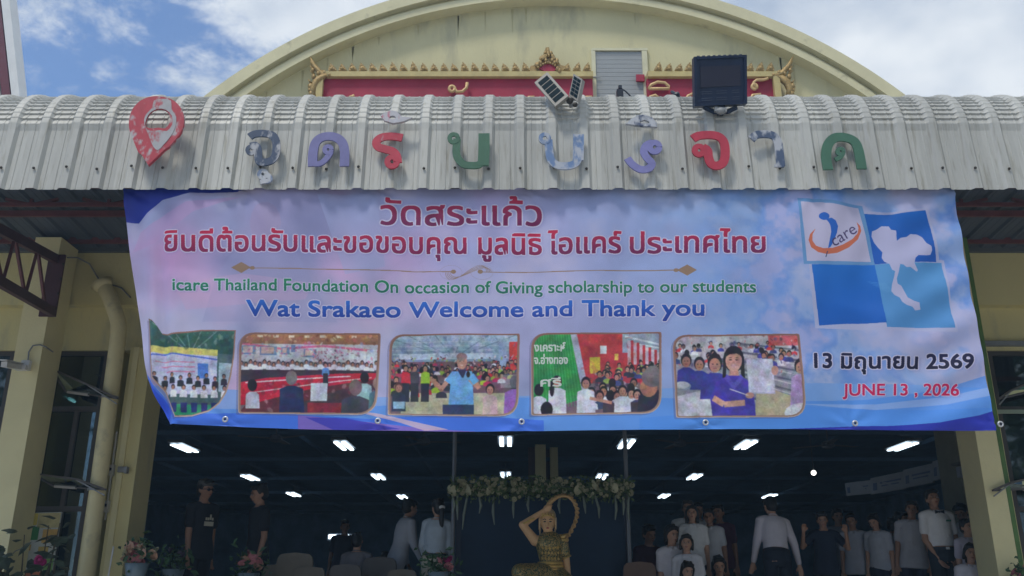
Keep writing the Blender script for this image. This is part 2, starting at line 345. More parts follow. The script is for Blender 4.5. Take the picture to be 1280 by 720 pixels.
# corner nagas
for sx, x0 in ((1, 0), (-1, 1378 - 0)):
    b = MB(); X_ = lambda x: x if sx == 1 else 1378.5 - x
    path = [(393, 122), (391, 112), (395, 103), (403, 97), (409, 95), (401, 92), (396, 86), (392, 81), (390, 76), (387, 70)]
    b.tube([U(X_(x), y, YB - .04) for x, y in path], [.035, .045, .05, .045, .03, .04, .035, .026, .016, .004], 8)
    for (x, y, r) in ((388, 108, .035), (389, 117, .035), (398, 92, .03), (405, 91, .025), (397, 100, .04), (392, 96, .03), (391, 88, .025), (412, 94, .02), (387, 113, .022)):
        b.ell(U(X_(x), y, YB - .05), (r, .03, r * 1.3), 7, 5)
    for (x, y, dx, dy) in ((393, 93, -6, -5), (392, 87, -5, -5), (391, 82, -3, -6), (390, 110, -5, -4), (391, 118, -5, -4), (401, 92, 3, -5), (406, 94, 5, -3), (389, 104, -4, -5)):
        b.tube([U(X_(x), y, YB - .04), U(X_(x + dx), y + dy, YB - .05)], [.02, .003], 6)
    b.build('corner_ornament', m_gold, nb, smooth=True)
# gilded letters whose tops show above the canopy
def strokes(paths, r, Y, name, m, parent):
    b = MB()
    for pth in paths: b.tube([U(x, y, Y) for x, y in pth], r, 8)
    return b.build(name, m, parent, smooth=True)
YLt = YB - .05
loop = lambda cx_, cy_, r, a0=0, a1=360, n=12: [(cx_ + r * math.cos(R(a0 + (a1 - a0) * i / n)), cy_ + r * math.sin(R(a0 + (a1 - a0) * i / n))) for i in range(n + 1)]
strokes([loop(565, 111, 3.4) + [(571, 115), (578, 114.5), (583, 110), (584, 103.5)]], .021, YLt, 'letter', m_goldlet, nb)
strokes([[(436, 128), (438, 121), (442, 119.5), (442, 122)]], .02, YLt, 'letter', m_goldlet, nb)
strokes([[(533, 128), (536, 123.5), (546, 123.5), (548, 128)]], .02, YLt, 'letter', m_goldlet, nb)
strokes([[(500, 129), (503, 124), (512, 124), (516, 129)]], .02, YLt, 'letter', m_goldlet, nb)
strokes([[(620, 129), (624, 124.5), (632, 124), (636, 129)]], .02, YLt, 'letter', m_goldlet, nb)
strokes([[(658, 128), (661, 121.5), (668, 121.5)]], .02, YLt, 'letter', m_goldlet, nb)
strokes([[(728, 127), (733, 121.5), (740, 121.5)]], .02, YLt, 'letter', m_goldlet, nb)
strokes([[(811, 111), (814, 106), (822, 102.5), (831, 103.5), (836, 108), (836.5, 111), (811, 111)]], .02, YLt, 'letter', m_goldlet, nb)
strokes([[(812, 127), (813, 121), (819, 119), (824, 123)]], .02, YLt, 'letter', m_goldlet, nb)
strokes([[(856, 128), (860, 120), (866, 117)]], .02, YLt, 'letter', m_goldlet, nb)
strokes([loop(943, 108.5, 3.2, 60, 420) + [(942, 103), (946, 100), (954, 100), (960, 98)]], .02, YLt, 'letter', m_goldlet, nb)
strokes([[(936, 128), (941, 119), (951, 118)]], .02, YLt, 'letter', m_goldlet, nb)

# ------------------------------------------------------------ canopy
cn = thing('canopy_roof', 'weathered grey ribbed steel canopy with curved crimped front edge', 'canopy', (0, D, 0))
PITCH = (U(1258, 211, D).x - U(3, 211, D).x) / 31; X0 = U(3, 211, D).x
z0 = Zat(237, D); Y1 = D + .05; z1 = Zat(155.5, Y1); RC = .52
path = [(D + .05 * t, z0 + (z1 - z0) * t, 0) for t in (0, .15, .5, .9)]
a0 = R(84); cyc = Y1 + RC * math.sin(a0); czc = z1 - RC * math.cos(a0)
NC = 11; span = R(84 - 18)
for i in range(NC * 6 + 1):
    a = a0 - span * i / (NC * 6); ph = (i % 6) / 6
    path.append((cyc - RC * math.sin(a), czc + RC * math.cos(a), .0125 * (1 - ph * 1.25) if ph < .8 else 0.0))
for i in range(1, 5):
    a = a0 - span - R(18 + 3) * i / 4; path.append((cyc - RC * math.sin(a), czc + RC * math.cos(a), 0))
ze = Z_JOINT + .005; path.append((YW + .0 - .004, ze + .0, 0))
prof = [(-.5, 0), (-.36, 0), (-.345, .004), (-.315, .004), (-.30, 0), (-.20, 0), (-.11, .027), (.11, .027), (.20, 0), (.30, 0), (.315, .004), (.345, .004), (.36, 0), (.5, 0)]
b = MB(); vs = []
for i, (y, z, d) in enumerate(path):
    yp, zp, _ = path[max(i - 1, 0)]; yn, zn, _ = path[min(i + 1, len(path) - 1)]
    t = Vector((0, yn - yp, zn - zp)).normalized(); nrm = Vector((0, -t.z, t.y))
    for (u, h) in prof:
        k = 1 if h < .02 else .25
        vs.append(Vector((u * PITCH, y, z)) + nrm * (h + d * k))
m_ = len(prof); fs = [(i * m_ + k, i * m_ + k + 1, (i + 1) * m_ + k + 1, (i + 1) * m_ + k) for i in range(len(path) - 1) for k in range(m_ - 1)]
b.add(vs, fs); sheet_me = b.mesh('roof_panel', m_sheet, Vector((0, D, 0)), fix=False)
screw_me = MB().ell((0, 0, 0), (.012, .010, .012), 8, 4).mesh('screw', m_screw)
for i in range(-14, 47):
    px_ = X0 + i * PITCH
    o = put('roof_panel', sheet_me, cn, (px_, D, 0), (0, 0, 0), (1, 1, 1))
    put('screw', screw_me, cn, (px_ + random.uniform(-.01, .01), D - .025, Zat(211, D) + random.uniform(-.015, .015)))
b = MB(); b.span((X0 - 14.5 * PITCH, YW - .06, Z_JOINT - .035), (X0 + 46.5 * PITCH, YW - .003, Z_JOINT + .06)); b.build('light_gap_strip', M('gap_strip_dark', (.10, .11, .12), .6), cn)  # dark strip added to block light leaking between the ribs and the wall
xl, xr = X0 - 14.5 * PITCH, X0 + 46.5 * PITCH
def pur(y, z, h, w=.05):
    b = MB(); b.span((xl, y, z - h / 2), (xr, y + w, z + h / 2)); b.build('purlin', m_red_steel, cn)
def zpx(y, Y): return Zat(y, Y)
pur(8.67, zpx(255, 8.67), .04, .03); pur(8.95, zpx(266.5, 8.95), .065, .035); pur(9.72, zpx(300, 9.72), .07, .04)
pur(6.62, z0 + .12, .06)
for i in range(21):     # lattice struts of the front girder
    xx = xl + .3 + i * .82; zt_ = 5.52; zb2 = zpx(255, 8.67)
    for dx in (0, .28): b = MB(); b.beam((xx, 8.7, zb2), (xx + dx, 8.7, zt_), .03, .03); b.build('strut', m_red_steel, cn)
    b = MB(); b.beam((xx, 8.7, zb2), (xx - .28, 8.7, zt_), .03, .03); b.build('strut', m_red_steel, cn)

# truss arm on the left column
m_truss = M('dark_red_steel', (.085, .035, .045), .55, var=.2, scale=6, bump=.1)
def truss(flip, label):
    X = (lambda x: x) if not flip else (lambda x: 1278 - x)
    t = thing('roof_truss', label, 'truss', U(X(70), 400, 9.5), 'red steel trusses carrying the canopy')
    def ln(p, q, yend):   # extend a line seen through two photo points to a nearer plane
        a = U(X(p[0]), p[1], 9.5); c = U(X(q[0]), q[1], 8.15); d = (c - a) / (c.y - a.y); return a, a + d * (yend - a.y)
    for (p, q) in (((70, 324), (0, 287)), ((66, 390), (0, 352))):
        a, c = ln(p, q, 6.8); b = MB(); b.beam(a, c, .06, .10); b.build('chord', m_truss, t)
    at, ct = ln((70, 324), (0, 287), 6.8); ab, cb = ln((66, 390), (0, 352), 6.8)
    for i in range(5):
        f0 = .08 + i * .2; p0 = ab.lerp(cb, f0); p1 = at.lerp(ct, f0 + .1); p2 = ab.lerp(cb, min(1, f0 + .2))
        b = MB(); b.beam(p0, p1, .028, .028); b.build('web_bar', m_red_steel, t); b = MB(); b.beam(p1, p2, .028, .028); b.build('web_bar', m_red_steel, t)
    b = MB(); a = U(X(62), 322, 9.52); c = U(X(82), 322, 9.52); lo = U(X(64), 396, 9.52)
    b.span((min(a.x, c.x), 9.5, lo.z), (max(a.x, c.x), 9.53, a.z + .03)); b.build('end_plate', m_truss, t)
    for k in range(4): b = MB(); b.ell(((c.x), 9.49, lo.z + (a.z - lo.z) * (k + .5) / 4), (.014, .014, .014), 6, 4); b.build('bolt', m_screw, t)
truss(False, 'red steel truss arm bolted to the left cream column')

# ------------------------------------------------------------ columns, pipe, cctv
def column(x0, x1, y, label, yy=490, dep=.42, Y=9.52):
    a = U(x0, yy, Y).x; c = U(x1, yy, Y).x; o = thing('column', label, 'column', ((a + c) / 2, Y, 0), 'cream columns under the canopy')
    b = MB(); b.span((a, Y + .0, .004), (c, Y + dep, zpx(300, 9.72) - .045)); b.build('shaft', m_wall2, o)
    b = MB(); b.span((a - .04, Y - .04, .004), (c + .04, Y + dep + .04, FL + .1)); b.build('plinth', m_wall, o); return o
column(9.5, 43.5, 0, 'broad cream square column carrying the security camera')
c2 = column(1219, 1245, 0, 'yellowish cream column with green edge under the banner corner', yy=540, dep=.42, Y=9.56)
a = U(1245.5, 540, 9.58).x; b = MB(); b.span((a, 9.58, FL + .12), (a + .045, 9.9, Z_JOINT)); b.build('green_edge', M('green_paint', (.10, .20, .06), .6, var=.2), c2)

pp = thing('drain_pipe', 'fat cream downpipe with elbow beside the dark hall opening', 'pipe', U(112, 715, 9.75))
YP = 9.78
b = MB(); b.tube([U(100, 760, YP), U(108.5, 715, YP), U(128, 570, YP), U(140, 480, YP), U(148, 420, YP), U(148.5, 405, YP), U(145, 392, YP), U(137, 372, YP + .05), U(131, 360, YP + .1)], .086, 18, False)
b.build('pipe', M('pipe_cream', (.68, .60, .34), .5, var=.08, col2=(.36,.33,.22), thr=.66, soft=.1, pscale=4), pp, smooth=True)
b = MB(); b.tube([U(131, 361, YP + .1), U(127, 354, YP + .1)], [.088, .13], 16); b.build('funnel', MATS['pipe_cream'], pp, smooth=True)
for y in (497, 612):
    x = 640 - (640 - 137.5) * (3340 + y - 370) / (3340 + 497 - 370); p = U(x, y, YP); b = MB(); b.tube([p - Vector((0, 0, .012)), p + Vector((0, 0, .012))], .093, 18); b.build('pipe_clamp', m_grey, pp)
cd = thing('conduit', 'thin white electrical conduit with junction boxes beside the downpipe', 'conduit', U(130, 700, 9.97))
b = MB(); b.tube([U(146, 540, 9.93), U(131.5, 650, 9.93)], .011, 6); b.build('tube', M('old_white_plastic', (.42, .41, .36), .5), cd)
for x, y in ((139, 588), (133, 633)): p = U(x, y, 9.90); b = MB(); b.box(p, (.06, .05, .12)); o = b.build('junction_box', MATS['old_white_plastic'], cd); b = MB(); b.box(p + Vector((0, -.028, .01)), (.025, .01, .03)); b.build('switch', m_black, o)
p = U(154, 587, 9.97); b = MB(); b.box(p, (.10, .06, .06)); b.box(p + Vector((.045, -.02, -.01)), (.03, .06, .07)); tag(b.build('bell_box', m_grey), 'small grey sensor box fixed to the shaded pillar', 'box')
cb = thing('wall_cable', 'grey cable sagging from the canopy over the downpipe', 'cable', U(100, 330, 9.9))
b = MB(); b.tube([U(84, 322, 9.7), U(97, 322, 9.8), U(112, 330, 9.93), U(121, 345, 9.97), U(128, 356, 9.97), U(140, 356, 9.97), U(152, 360, 9.97), U(163, 372, 9.97)], .009, 6); b.build('wire', m_grey, cb)

cc_ = thing('security_camera', 'white bullet security camera on the left cream column', 'camera', U(32, 458, 9.5))
b = MB(); b.box(U(32.5, 457, 9.49), (.09, .05, .11)); b.box(U(27, 460, 9.45), (.12, .07, .05)); b.build('junction_box', m_white, cc_)
a = U(24, 459, 9.42); c = U(5, 455.5, 9.05); b = MB(); b.beam(a, c, .06, .055); b.build('camera_body', m_white, cc_)
b = MB(); b.beam(a + Vector((0, 0, .04)), c + Vector((0, -.03, .04)), .075, .012); b.build('sun_shield', m_white, cc_)
b = MB(); b.tube([U(35, 451, 9.5), U(36, 440, 9.5), U(41, 432, 9.5), U(50, 431, 9.5), U(58, 434, 9.5), U(66, 440, 9.66)], .008, 6); b.build('cable', m_grey, cc_)

# ------------------------------------------------------------ windows
m_sash = M('weathered_sash', (.09, .08, .075), .6, var=.25, scale=12)
def window(x0, x1, label, mull=None, right=False):
    o = thing('window', label, 'window', (U((x0 + x1) / 2, 560, YW + .2).x, YW + .2, FL), 'dark framed windows of the hall front')
    Y = YW + .18; xa = U(x0, 434, Y).x; xb = U(x1, 434, Y).x; zt = Z_WIN; zb = FL + .25; zm = U(100, 511, Y).z; zs = U(100, 636, Y).z
    b = MB()
    b.span((xa, Y, zb), (xa + .05, Y + .08, zt)); b.span((xb - .05, Y, zb), (xb, Y + .08, zt)); b.span((xa + .05, Y, zt - .05), (xb - .05, Y + .08, zt)); b.span((xa + .05, Y, zb), (xb - .05, Y + .08, zb + .05))
    b.build('window_frame', m_wframe, o)
    for z in (zm, zs): b = MB(); b.span((xa + .05, Y + .003, z - .028), (xb - .05, Y + .077, z + .028)); b.build('transom', m_wframe, o)
    xm = xa + (xb - xa) * .56
    b = MB(); b.span((xm - .025, Y + .006, zb + .05), (xm + .025, Y + .074, zm - .028)); b.build('mullion', m_wframe, o)
    for (p0, p1, q0, q1) in ((xa + .05, xb - .05, zm + .028, zt - .05), (xa + .05, xm - .025, zs + .028, zm - .028), (xm + .025, xb - .05, zs + .028, zm - .028), (xa + .05, xm - .025, zb + .05, zs - .028), (xm + .025, xb - .05, zb + .05, zs - .028)):
        b = MB(); b.span((p0, Y + .035, q0), (p1, Y + .041, q1)); b.build('pane', m_glass, o)
    return o, xa, xb
wl = window(70, 137.5, 'tall dark window between broad column and downpipe')
window(-70, 20, 'dark window left of the broad cream column')
window(1233, 1345, 'dark teal window right of the banner')
# wall below windows and jambs between
for x0, x1 in ((-200, -70), (20, 70), (137.5, 152), (1214, 1233), (1345, 1500)):
    b = MB(); b.span((U(x0, 434, YW + .14).x, YW + .14, .004), (U(x1, 434, YW + .14).x, YW + .48, Z_WIN)); b.build('wall', m_wall, hall)
for x0, x1 in ((-70, 20), (70, 137.5), (1233, 1345)):
    b = MB(); b.span((U(x0, 434, YW + .16).x, YW + .16, .004), (U(x1, 434, YW + .16).x, YW + .45, FL + .25)); b.build('wall', m_wall, hall)
b = MB(); pxbox(b, 1205, 426, 1300, 432, YW + .08, .05); tag(b.build('window_hood_rail', m_grey), 'grey ledge with cables above the right window', 'ledge')
b = MB(); pxbox(b, 1240, 512, 1320, 517, YW + .16, .015); tag(b.build('light_strip', M('pale_green_strip', (.30, .36, .28), .5)), 'pale green strip across the right window', 'strip')
# open awning sashes swung out over the windows
def sash(c, label):
    """corners: hinge end inner, hinge end outer, free end outer, free end inner as (px,py,Y)"""
    P = [U(*k) for k in c]; o = thing('open_sash', label, 'window sash', P[0], 'window sashes swung open')
    for i in range(4):
        b = MB(); b.beam(P[i], P[(i + 1) % 4], .022, .02); b.build('sash_frame', m_sash, o)
    n = (P[1] - P[0]).cross(P[2] - P[1]).normalized() * .003; b = MB(); b.add([p - n for p in P] + [p + n for p in P], [(0, 1, 2, 3), (7, 6, 5, 4), (0, 4, 5, 1), (1, 5, 6, 2), (2, 6, 7, 3), (3, 7, 4, 0)]); b.build('pane', m_glass, o)
    m = (P[1] + P[2]) / 2; b = MB(); b.beam(P[0].lerp(P[3], .55), P[0].lerp(P[3], .95), .03, .04); b.build('sash_clip', M('worn_white', (.42, .40, .38), .6), o)
    b = MB(); b.beam(P[0] + Vector((0, 0, -.06)), P[1].lerp(P[2], .05), .012, .012); b.build('stay_arm', m_grey, o)
sash([(147, 498, 9.63), (108, 480, 9.62), (66, 462, 9.99), (82, 489, 9.99)], 'upper open sash jutting past the downpipe')
sash([(132, 612, 9.63), (96, 599, 9.62), (42, 592, 9.99), (66, 607, 9.99)], 'lower open sash jutting past the downpipe')
sash([(1241, 613, 9.5), (1262, 604, 9.5), (1310, 592, 9.99), (1310, 610, 9.99)], 'lower open sash beside the yellowish right column')
sash([(1248, 499, 9.7), (1262, 489, 9.7), (1310, 468, 9.99), (1310, 484, 9.99)], 'upper open sash on the right beside the banner edge')
# tube light seen inside the left window
p = U(62, 486, 10.9); q = U(93, 502, 11.9); b = MB(); b.tube([p, q], .02, 8); tl = thing('tube_light', 'slanting lit fluorescent tube behind the left window', 'lamp', p); b.build('tube', emit('tube_glow', (.75, 1, .95), 1.6), tl)
b = MB(); b.beam(p + Vector((0, 0, .04)), q + Vector((0, 0, .04)), .05, .03); b.build('batten', m_grey, tl)

# ------------------------------------------------------------ text outlines from Blender's own built-in font
def glyphs(txt, bold=.012, depth=0.0, res=6):
    c = bpy.data.curves.new('text', 'FONT'); c.body = txt; c.size = 1; c.offset = bold; c.extrude = depth; c.resolution_u = res; c.fill_mode = 'FRONT' if depth == 0 else 'BOTH'
    o = bpy.data.objects.new('text', c); COL.objects.link(o); dg = bpy.context.evaluated_depsgraph_get(); me = bpy.data.meshes.new_from_object(o.evaluated_get(dg))
    bpy.data.objects.remove(o); bpy.data.curves.remove(c); me.calc_loop_triangles()
    v = np.zeros(len(me.vertices) * 3, np.float32); me.vertices.foreach_get('co', v); t = np.zeros(len(me.loop_triangles) * 3, np.int32); me.loop_triangles.foreach_get('vertices', t)
    bpy.data.meshes.remove(me); return v.reshape(-1, 3), t.reshape(-1, 3)
def height(ch): v, _ = glyphs(ch, 0); return v[:, 1].max() - v[:, 1].min()
H_TH = height('น'); H_LAT = height('T')

# ------------------------------------------------------------ banner print, drawn into an image in memory (cloth coordinates)
BX0, BX1 = U(96, 540, D).x, U(1262, 540, D).x; BZ0, BZ1 = Zat(545, D), Zat(228, D)
PW = 3000; PH = int(PW * (BZ1 - BZ0) / (BX1 - BX0)); SC = PW / (BX1 - BX0)
img = np.zeros((PH, PW, 3), np.float32)
def C(pts):     # photo pixel -> canvas pixel (through the plane of the cloth)
    P = np.asarray(pts, float); dx = (P[:, 0] - 640) / F; dy = (360 - P[:, 1]) / F
    t = D / (math.cos(TH) - dy * math.sin(TH)); X = dx * t; Z = CZ + (math.sin(TH) + dy * math.cos(TH)) * t
    return np.stack([(X - BX0) * SC, (Z - BZ0) * SC], 1)
def srgb(c): return np.array(c, np.float32) / 255
def mask_poly(pts, xor=None):
    q = C(pts); x0 = max(0, int(q[:, 0].min()) - 1); x1 = min(PW, int(q[:, 0].max()) + 2); y0 = max(0, int(q[:, 1].min()) - 1); y1 = min(PH, int(q[:, 1].max()) + 2)
    if x1 <= x0 or y1 <= y0: return None
    X = (np.arange(x0, x1) + .5)[None, :]; Y = (np.arange(y0, y1) + .5)[:, None]; m = np.zeros((y1 - y0, x1 - x0), bool)
    for i in range(len(q)):
        (ax, ay), (bx, by) = q[i], q[(i + 1) % len(q)]
        if ay == by: continue
        m ^= ((ay > Y) != (by > Y)) & (X < (bx - ax) * (Y - ay) / (by - ay) + ax)
    return m, x0, x1, y0, y1
CLIP = None
def poly(pts, col, al=1.0, col2=None):
    r = mask_poly(pts)
    if r is None: return
    m, x0, x1, y0, y1 = r; m = m.astype(np.float32) * al
    if CLIP is not None: m = m * CLIP[y0:y1, x0:x1]
    c = srgb(col)
    if col2 is not None:
        t = np.linspace(1, 0, y1 - y0)[:, None, None]; c = c * (1 - t) + srgb(col2) * t
    img[y0:y1, x0:x1] = img[y0:y1, x0:x1] * (1 - m[..., None]) + c * m[..., None]
def ellp(x, y, rx, ry, col, al=1.0, n=14, rot=0):
    cr_, sr_ = math.cos(rot), math.sin(rot)
    poly([(x + rx * math.cos(2 * math.pi * i / n) * cr_ - ry * math.sin(2 * math.pi * i / n) * sr_, y + rx * math.cos(2 * math.pi * i / n) * sr_ + ry * math.sin(2 * math.pi * i / n) * cr_) for i in range(n)], col, al)
def line(pts, w, col, al=1.0):
    for (a, b_) in zip(pts[:-1], pts[1:]):
        d = np.array(b_, float) - np.array(a, float); l = np.hypot(*d)
        if l < 1e-6: continue
        n_ = np.array([-d[1], d[0]]) / l * w / 2; a = np.array(a); b_ = np.array(b_); poly([a + n_, b_ + n_, b_ - n_, a - n_], col, al)
def vnoise(h, w, cells, seed, octs=4):
    r = np.random.default_rng(seed); out = np.zeros((h, w), np.float32); amp = 1; tot = 0
    for o in range(octs):
        cw = max(2, int(cells * 2 ** o)); ch = max(2, int(cw * h / w) + 1); g_ = r.random((ch + 2, cw + 2)).astype(np.float32)
        y = np.linspace(0, ch - .001, h); x = np.linspace(0, cw - .001, w); yi = y.astype(int); xi = x.astype(int); fy = (y - yi)[:, None]; fx = (x - xi)[None, :]
        fy = fy * fy * (3 - 2 * fy); fx = fx * fx * (3 - 2 * fx)
        out += amp * ((g_[yi][:, xi] * (1 - fx) + g_[yi][:, xi + 1] * fx) * (1 - fy) + (g_[yi + 1][:, xi] * (1 - fx) + g_[yi + 1][:, xi + 1] * fx) * fy); tot += amp; amp *= .5
    return out / tot
def blur(m, r):
    for ax in (0, 1):
        for _ in range(2):
            k = 2 * r + 1; p = np.pad(m, [(r + 1, r) if a == ax else (0, 0) for a in (0, 1)], mode='edge').cumsum(axis=ax)
            m = (np.take(p, range(k, p.shape[ax]), axis=ax) - np.take(p, range(0, p.shape[ax] - k), axis=ax)) / k
    return m
# background wash
gx = np.linspace(96, 1262, PW)[None, :]; gy = np.linspace(545, 228, PH)[:, None]
def mixc(c, w):
    global img
    w = np.clip(w, 0, 1)[..., None].astype(np.float32); img = img * (1 - w) + srgb(c) * w
img[:] = srgb((176, 180, 226))
nA = vnoise(PH, PW, 9, 1); nB = vnoise(PH, PW, 26, 2, 5); nC = vnoise(PH, PW, 5, 3, 3)
mixc((222, 168, 214), np.clip((nA - .46) * 5, 0, 1) * .7 * np.clip((620 - gx) / 300 + .35, .12, 1))
mixc((140, 158, 200), np.clip((nC - .5) * 6, 0, 1) * .6 * np.ones_like(nC))
mixc((150, 185, 238), np.clip((gx - 700) / 300, 0, .75) * np.ones_like(nA))
mixc((92, 140, 222), np.clip((gx - 860) / 180, 0, 1) * np.clip((nB - .46) * 8, 0, 1) * .75)
mixc((200, 190, 226), np.clip((gx - 900) / 100, 0, 1) * np.clip((nB - .58) * 9, 0, 1) * .6)
mixc((232, 222, 240), np.clip((gy - 330) / 200, 0, .25) * np.clip((760 - gx) / 200, 0, 1))
mixc((110, 120, 170), np.clip(1 - np.hypot((gx - 362) / 46, (gy - 300) / 60), 0, 1) * .6 + np.clip(1 - np.hypot((gx - 400) / 90, (gy - 262) / 30), 0, 1) * .35)
mixc((120, 128, 178), np.clip(1 - np.hypot((gx - 255) / 60, (gy - 330) / 26), 0, 1) * .5 + np.clip(1 - np.hypot((gx - 300) / 26, (gy - 400) / 60), 0, 1) * .5)
mixc((224, 206, 236), np.clip(1 - np.hypot((gx - 330) / 50, (gy - 390) / 40), 0, 1) * .7)
mixc((205, 150, 205), np.clip(1 - np.hypot((gx - 182) / 40, (gy - 320) / 80), 0, 1) * .7)
nD = vnoise(PH, PW, 60, 21, 4); nE = vnoise(PH, PW, 16, 22, 5)
mixc((150, 150, 190), np.clip((nE - .5) * 5, 0, 1) * .35); mixc((222, 210, 232), np.clip((.47 - nE) * 5, 0, 1) * .4 * np.ones_like(nE)); mixc((120, 160, 226), np.clip((gx - 850) / 120, 0, 1) * np.clip((nD - .52) * 7, 0, 1) * .5)
mixc((214, 204, 234), np.clip((gx - 1040) / 90, 0, 1) * np.clip((nE - .52) * 9, 0, 1) * .55)
# faint seated figure ghosted into the wash
ellp(330, 276, 20, 26, (178, 158, 196), .5); poly([(300, 300), (362, 300), (400, 370), (420, 400), (250, 400), (270, 340)], (158, 160, 206), .35); poly([(215, 352), (300, 340), (390, 352), (380, 372), (230, 385)], (214, 176, 214), .4)
poly([(395, 240), (470, 240), (480, 330), (430, 340)], (170, 180, 224), .5)
# blue corner, lower waves
poly([(90, 225), (330, 225), (290, 238), (235, 239), (200, 247), (180, 262), (168, 274), (140, 272), (90, 280)], (30, 44, 150))
poly([(170, 285), (230, 250), (300, 243), (240, 262), (190, 300), (160, 310)], (200, 160, 210), .5)
wave = lambda y0, amp, ph, L_: [(x, y0 + amp * math.sin((x - ph) / L_)) for x in range(90, 1275, 12)]
poly(wave(486, 9, 300, 160) + [(1275, 560), (90, 560)], (128, 176, 242), .75)
poly(wave(502, 8, 120, 130) + [(1275, 560), (90, 560)], (96, 156, 240), .8)
poly([(1275, 455), (1180, 485), (1090, 497), (1000, 500), (900, 512), (800, 522), (800, 560), (1275, 560)], (84, 150, 240), .7)
poly([(1275, 474), (1190, 493), (1100, 503), (1000, 503), (1100, 510), (1190, 503), (1275, 486)], (180, 200, 248), .6)
poly([(90, 440), (170, 455), (205, 500), (230, 516), (330, 514), (460, 522), (560, 516), (680, 524), (680, 560), (90, 560)], (70, 120, 236), .9)
poly([(370, 517), (430, 523), (530, 534), (640, 540), (370, 545)], (150, 110, 200), .8); poly([(440, 512), (470, 515), (560, 535), (530, 537), (500, 527)], (226, 196, 216), .85); poly([(380, 520), (430, 521), (500, 535), (420, 538)], (60, 60, 190), .8)
poly([(1275, 503), (1230, 517), (1180, 526), (1120, 530), (1060, 531), (980, 535), (1275, 560)], (40, 50, 170))
poly([(90, 440), (178, 470), (212, 512), (200, 540), (90, 560)], (50, 90, 225))
# words
TM = np.zeros((PH, PW), np.float32)
def words(txt, x0, x1, base, hpx, lat, col, col2, bold=.018, glow=7, halo=(216, 212, 238), slope=0.0, rot=None, space=1.0):
    v, t = glyphs(txt, 0); s_ = hpx / (H_LAT if lat else H_TH); xmn, xmx = v[:, 0].min(), v[:, 0].max()
    if rot is None: P = np.stack([x0 + (v[:, 0] - xmn) / (xmx - xmn) * (x1 - x0), base + slope * ((v[:, 0] - xmn) / (xmx - xmn)) - v[:, 1] * s_], 1)
    else: P = np.stack([x0 + (v[:, 0] * math.cos(rot) - v[:, 1] * math.sin(rot)) * s_, base - (v[:, 0] * math.sin(rot) + v[:, 1] * math.cos(rot)) * s_], 1)
    q = C(P); bx0 = max(0, int(q[:, 0].min()) - 30); bx1 = min(PW, int(q[:, 0].max()) + 30); by0 = max(0, int(q[:, 1].min()) - 30); by1 = min(PH, int(q[:, 1].max()) + 30)
    m = np.zeros((by1 - by0, bx1 - bx0), np.float32)
    for a, b_, c in t:
        T_ = q[[a, b_, c]]; X0_, Y0_ = np.floor(T_.min(0)).astype(int) - 1; X1_, Y1_ = np.ceil(T_.max(0)).astype(int) + 1
        X0_ = max(X0_, bx0); Y0_ = max(Y0_, by0); X1_ = min(X1_, bx1); Y1_ = min(Y1_, by1)
        if X1_ <= X0_ or Y1_ <= Y0_: continue
        X = np.arange(X0_, X1_)[None, :] + .5; Y = np.arange(Y0_, Y1_)[:, None] + .5; e = []
        for i in range(3): (ax, ay), (cx_, cy_) = T_[i], T_[(i + 1) % 3]; e.append((cx_ - ax) * (Y - ay) - (cy_ - ay) * (X - ax))
        ins = ((e[0] >= 0) & (e[1] >= 0) & (e[2] >= 0)) | ((e[0] <= 0) & (e[1] <= 0) & (e[2] <= 0)); m[Y0_ - by0:Y1_ - by0, X0_ - bx0:X1_ - bx0] = np.maximum(m[Y0_ - by0:Y1_ - by0, X0_ - bx0:X1_ - bx0], ins)
    rad = bold * 100
    if rad >= .9:
        m0 = m.copy()
        for a in np.linspace(0, 2 * math.pi, 16, endpoint=False):
            for q_ in (.5, 1): m = np.maximum(m, np.roll(m0, (int(round(rad * q_ * math.sin(a))), int(round(rad * q_ * math.cos(a)))), (0, 1)))
    reg = img[by0:by1, bx0:bx1]
    if glow:
        sh = np.clip(blur(m, glow) * 2.2, 0, 1); sh = np.roll(sh, (-3, 4), (0, 1)); reg[:] = reg * (1 - .28 * sh[..., None]) + srgb((120, 120, 190)) * .28 * sh[..., None]
        h_ = np.clip(blur(m, max(1, glow // 2)) * 6 - .25, 0, 1)[..., None]; reg[:] = reg * (1 - h_) + srgb(halo) * h_
    tt = np.linspace(1, 0, m.shape[0])[:, None, None]; tt = np.clip((tt - .25) * 2, 0, 1); cc_2 = srgb(col) * (1 - tt) + srgb(col2) * tt
    reg[:] = reg * (1 - m[..., None]) + cc_2 * m[..., None]
RED, RED2 = (190, 32, 74), (112, 24, 80)
words('วัดสระแก้ว', 475, 677, 277.5, 24, 0, RED, RED2, bold=.022, glow=8)
words('ยินดีต้อนรับและขอขอบคุณ', 203, 582, 311.5, 20, 0, RED, RED2, bold=.022, slope=1.5)
words('มูลนิธิ', 598, 677, 313.5, 20, 0, RED, RED2, bold=.022)
words('ไอแคร์', 686, 777, 313.5, 20, 0, RED, RED2, bold=.022)
words('ประเทศไทย', 789, 958, 313.5, 20, 0, RED, RED2, bold=.022)
words('icare Thailand Foundation On occasion of Giving scholarship to our students', 214, 946, 361, 14.5, 1, (34, 134, 92), (24, 96, 90), bold=.011, glow=4, slope=3)
words('Wat Srakaeo Welcome and Thank you', 307, 881, 393, 19, 1, (44, 108, 206), (28, 52, 146), bold=.02, glow=6, slope=-.5)
words('13 มิถุนายน 2569', 1021, 1222, 457.5, 14.5, 0, (22, 22, 62), (16, 16, 44), bold=.018, glow=6)
words('JUNE 13 , 2026', 1058, 1205, 491.5, 14, 1, (206, 28, 92), (190, 24, 84), bold=.012, glow=5)
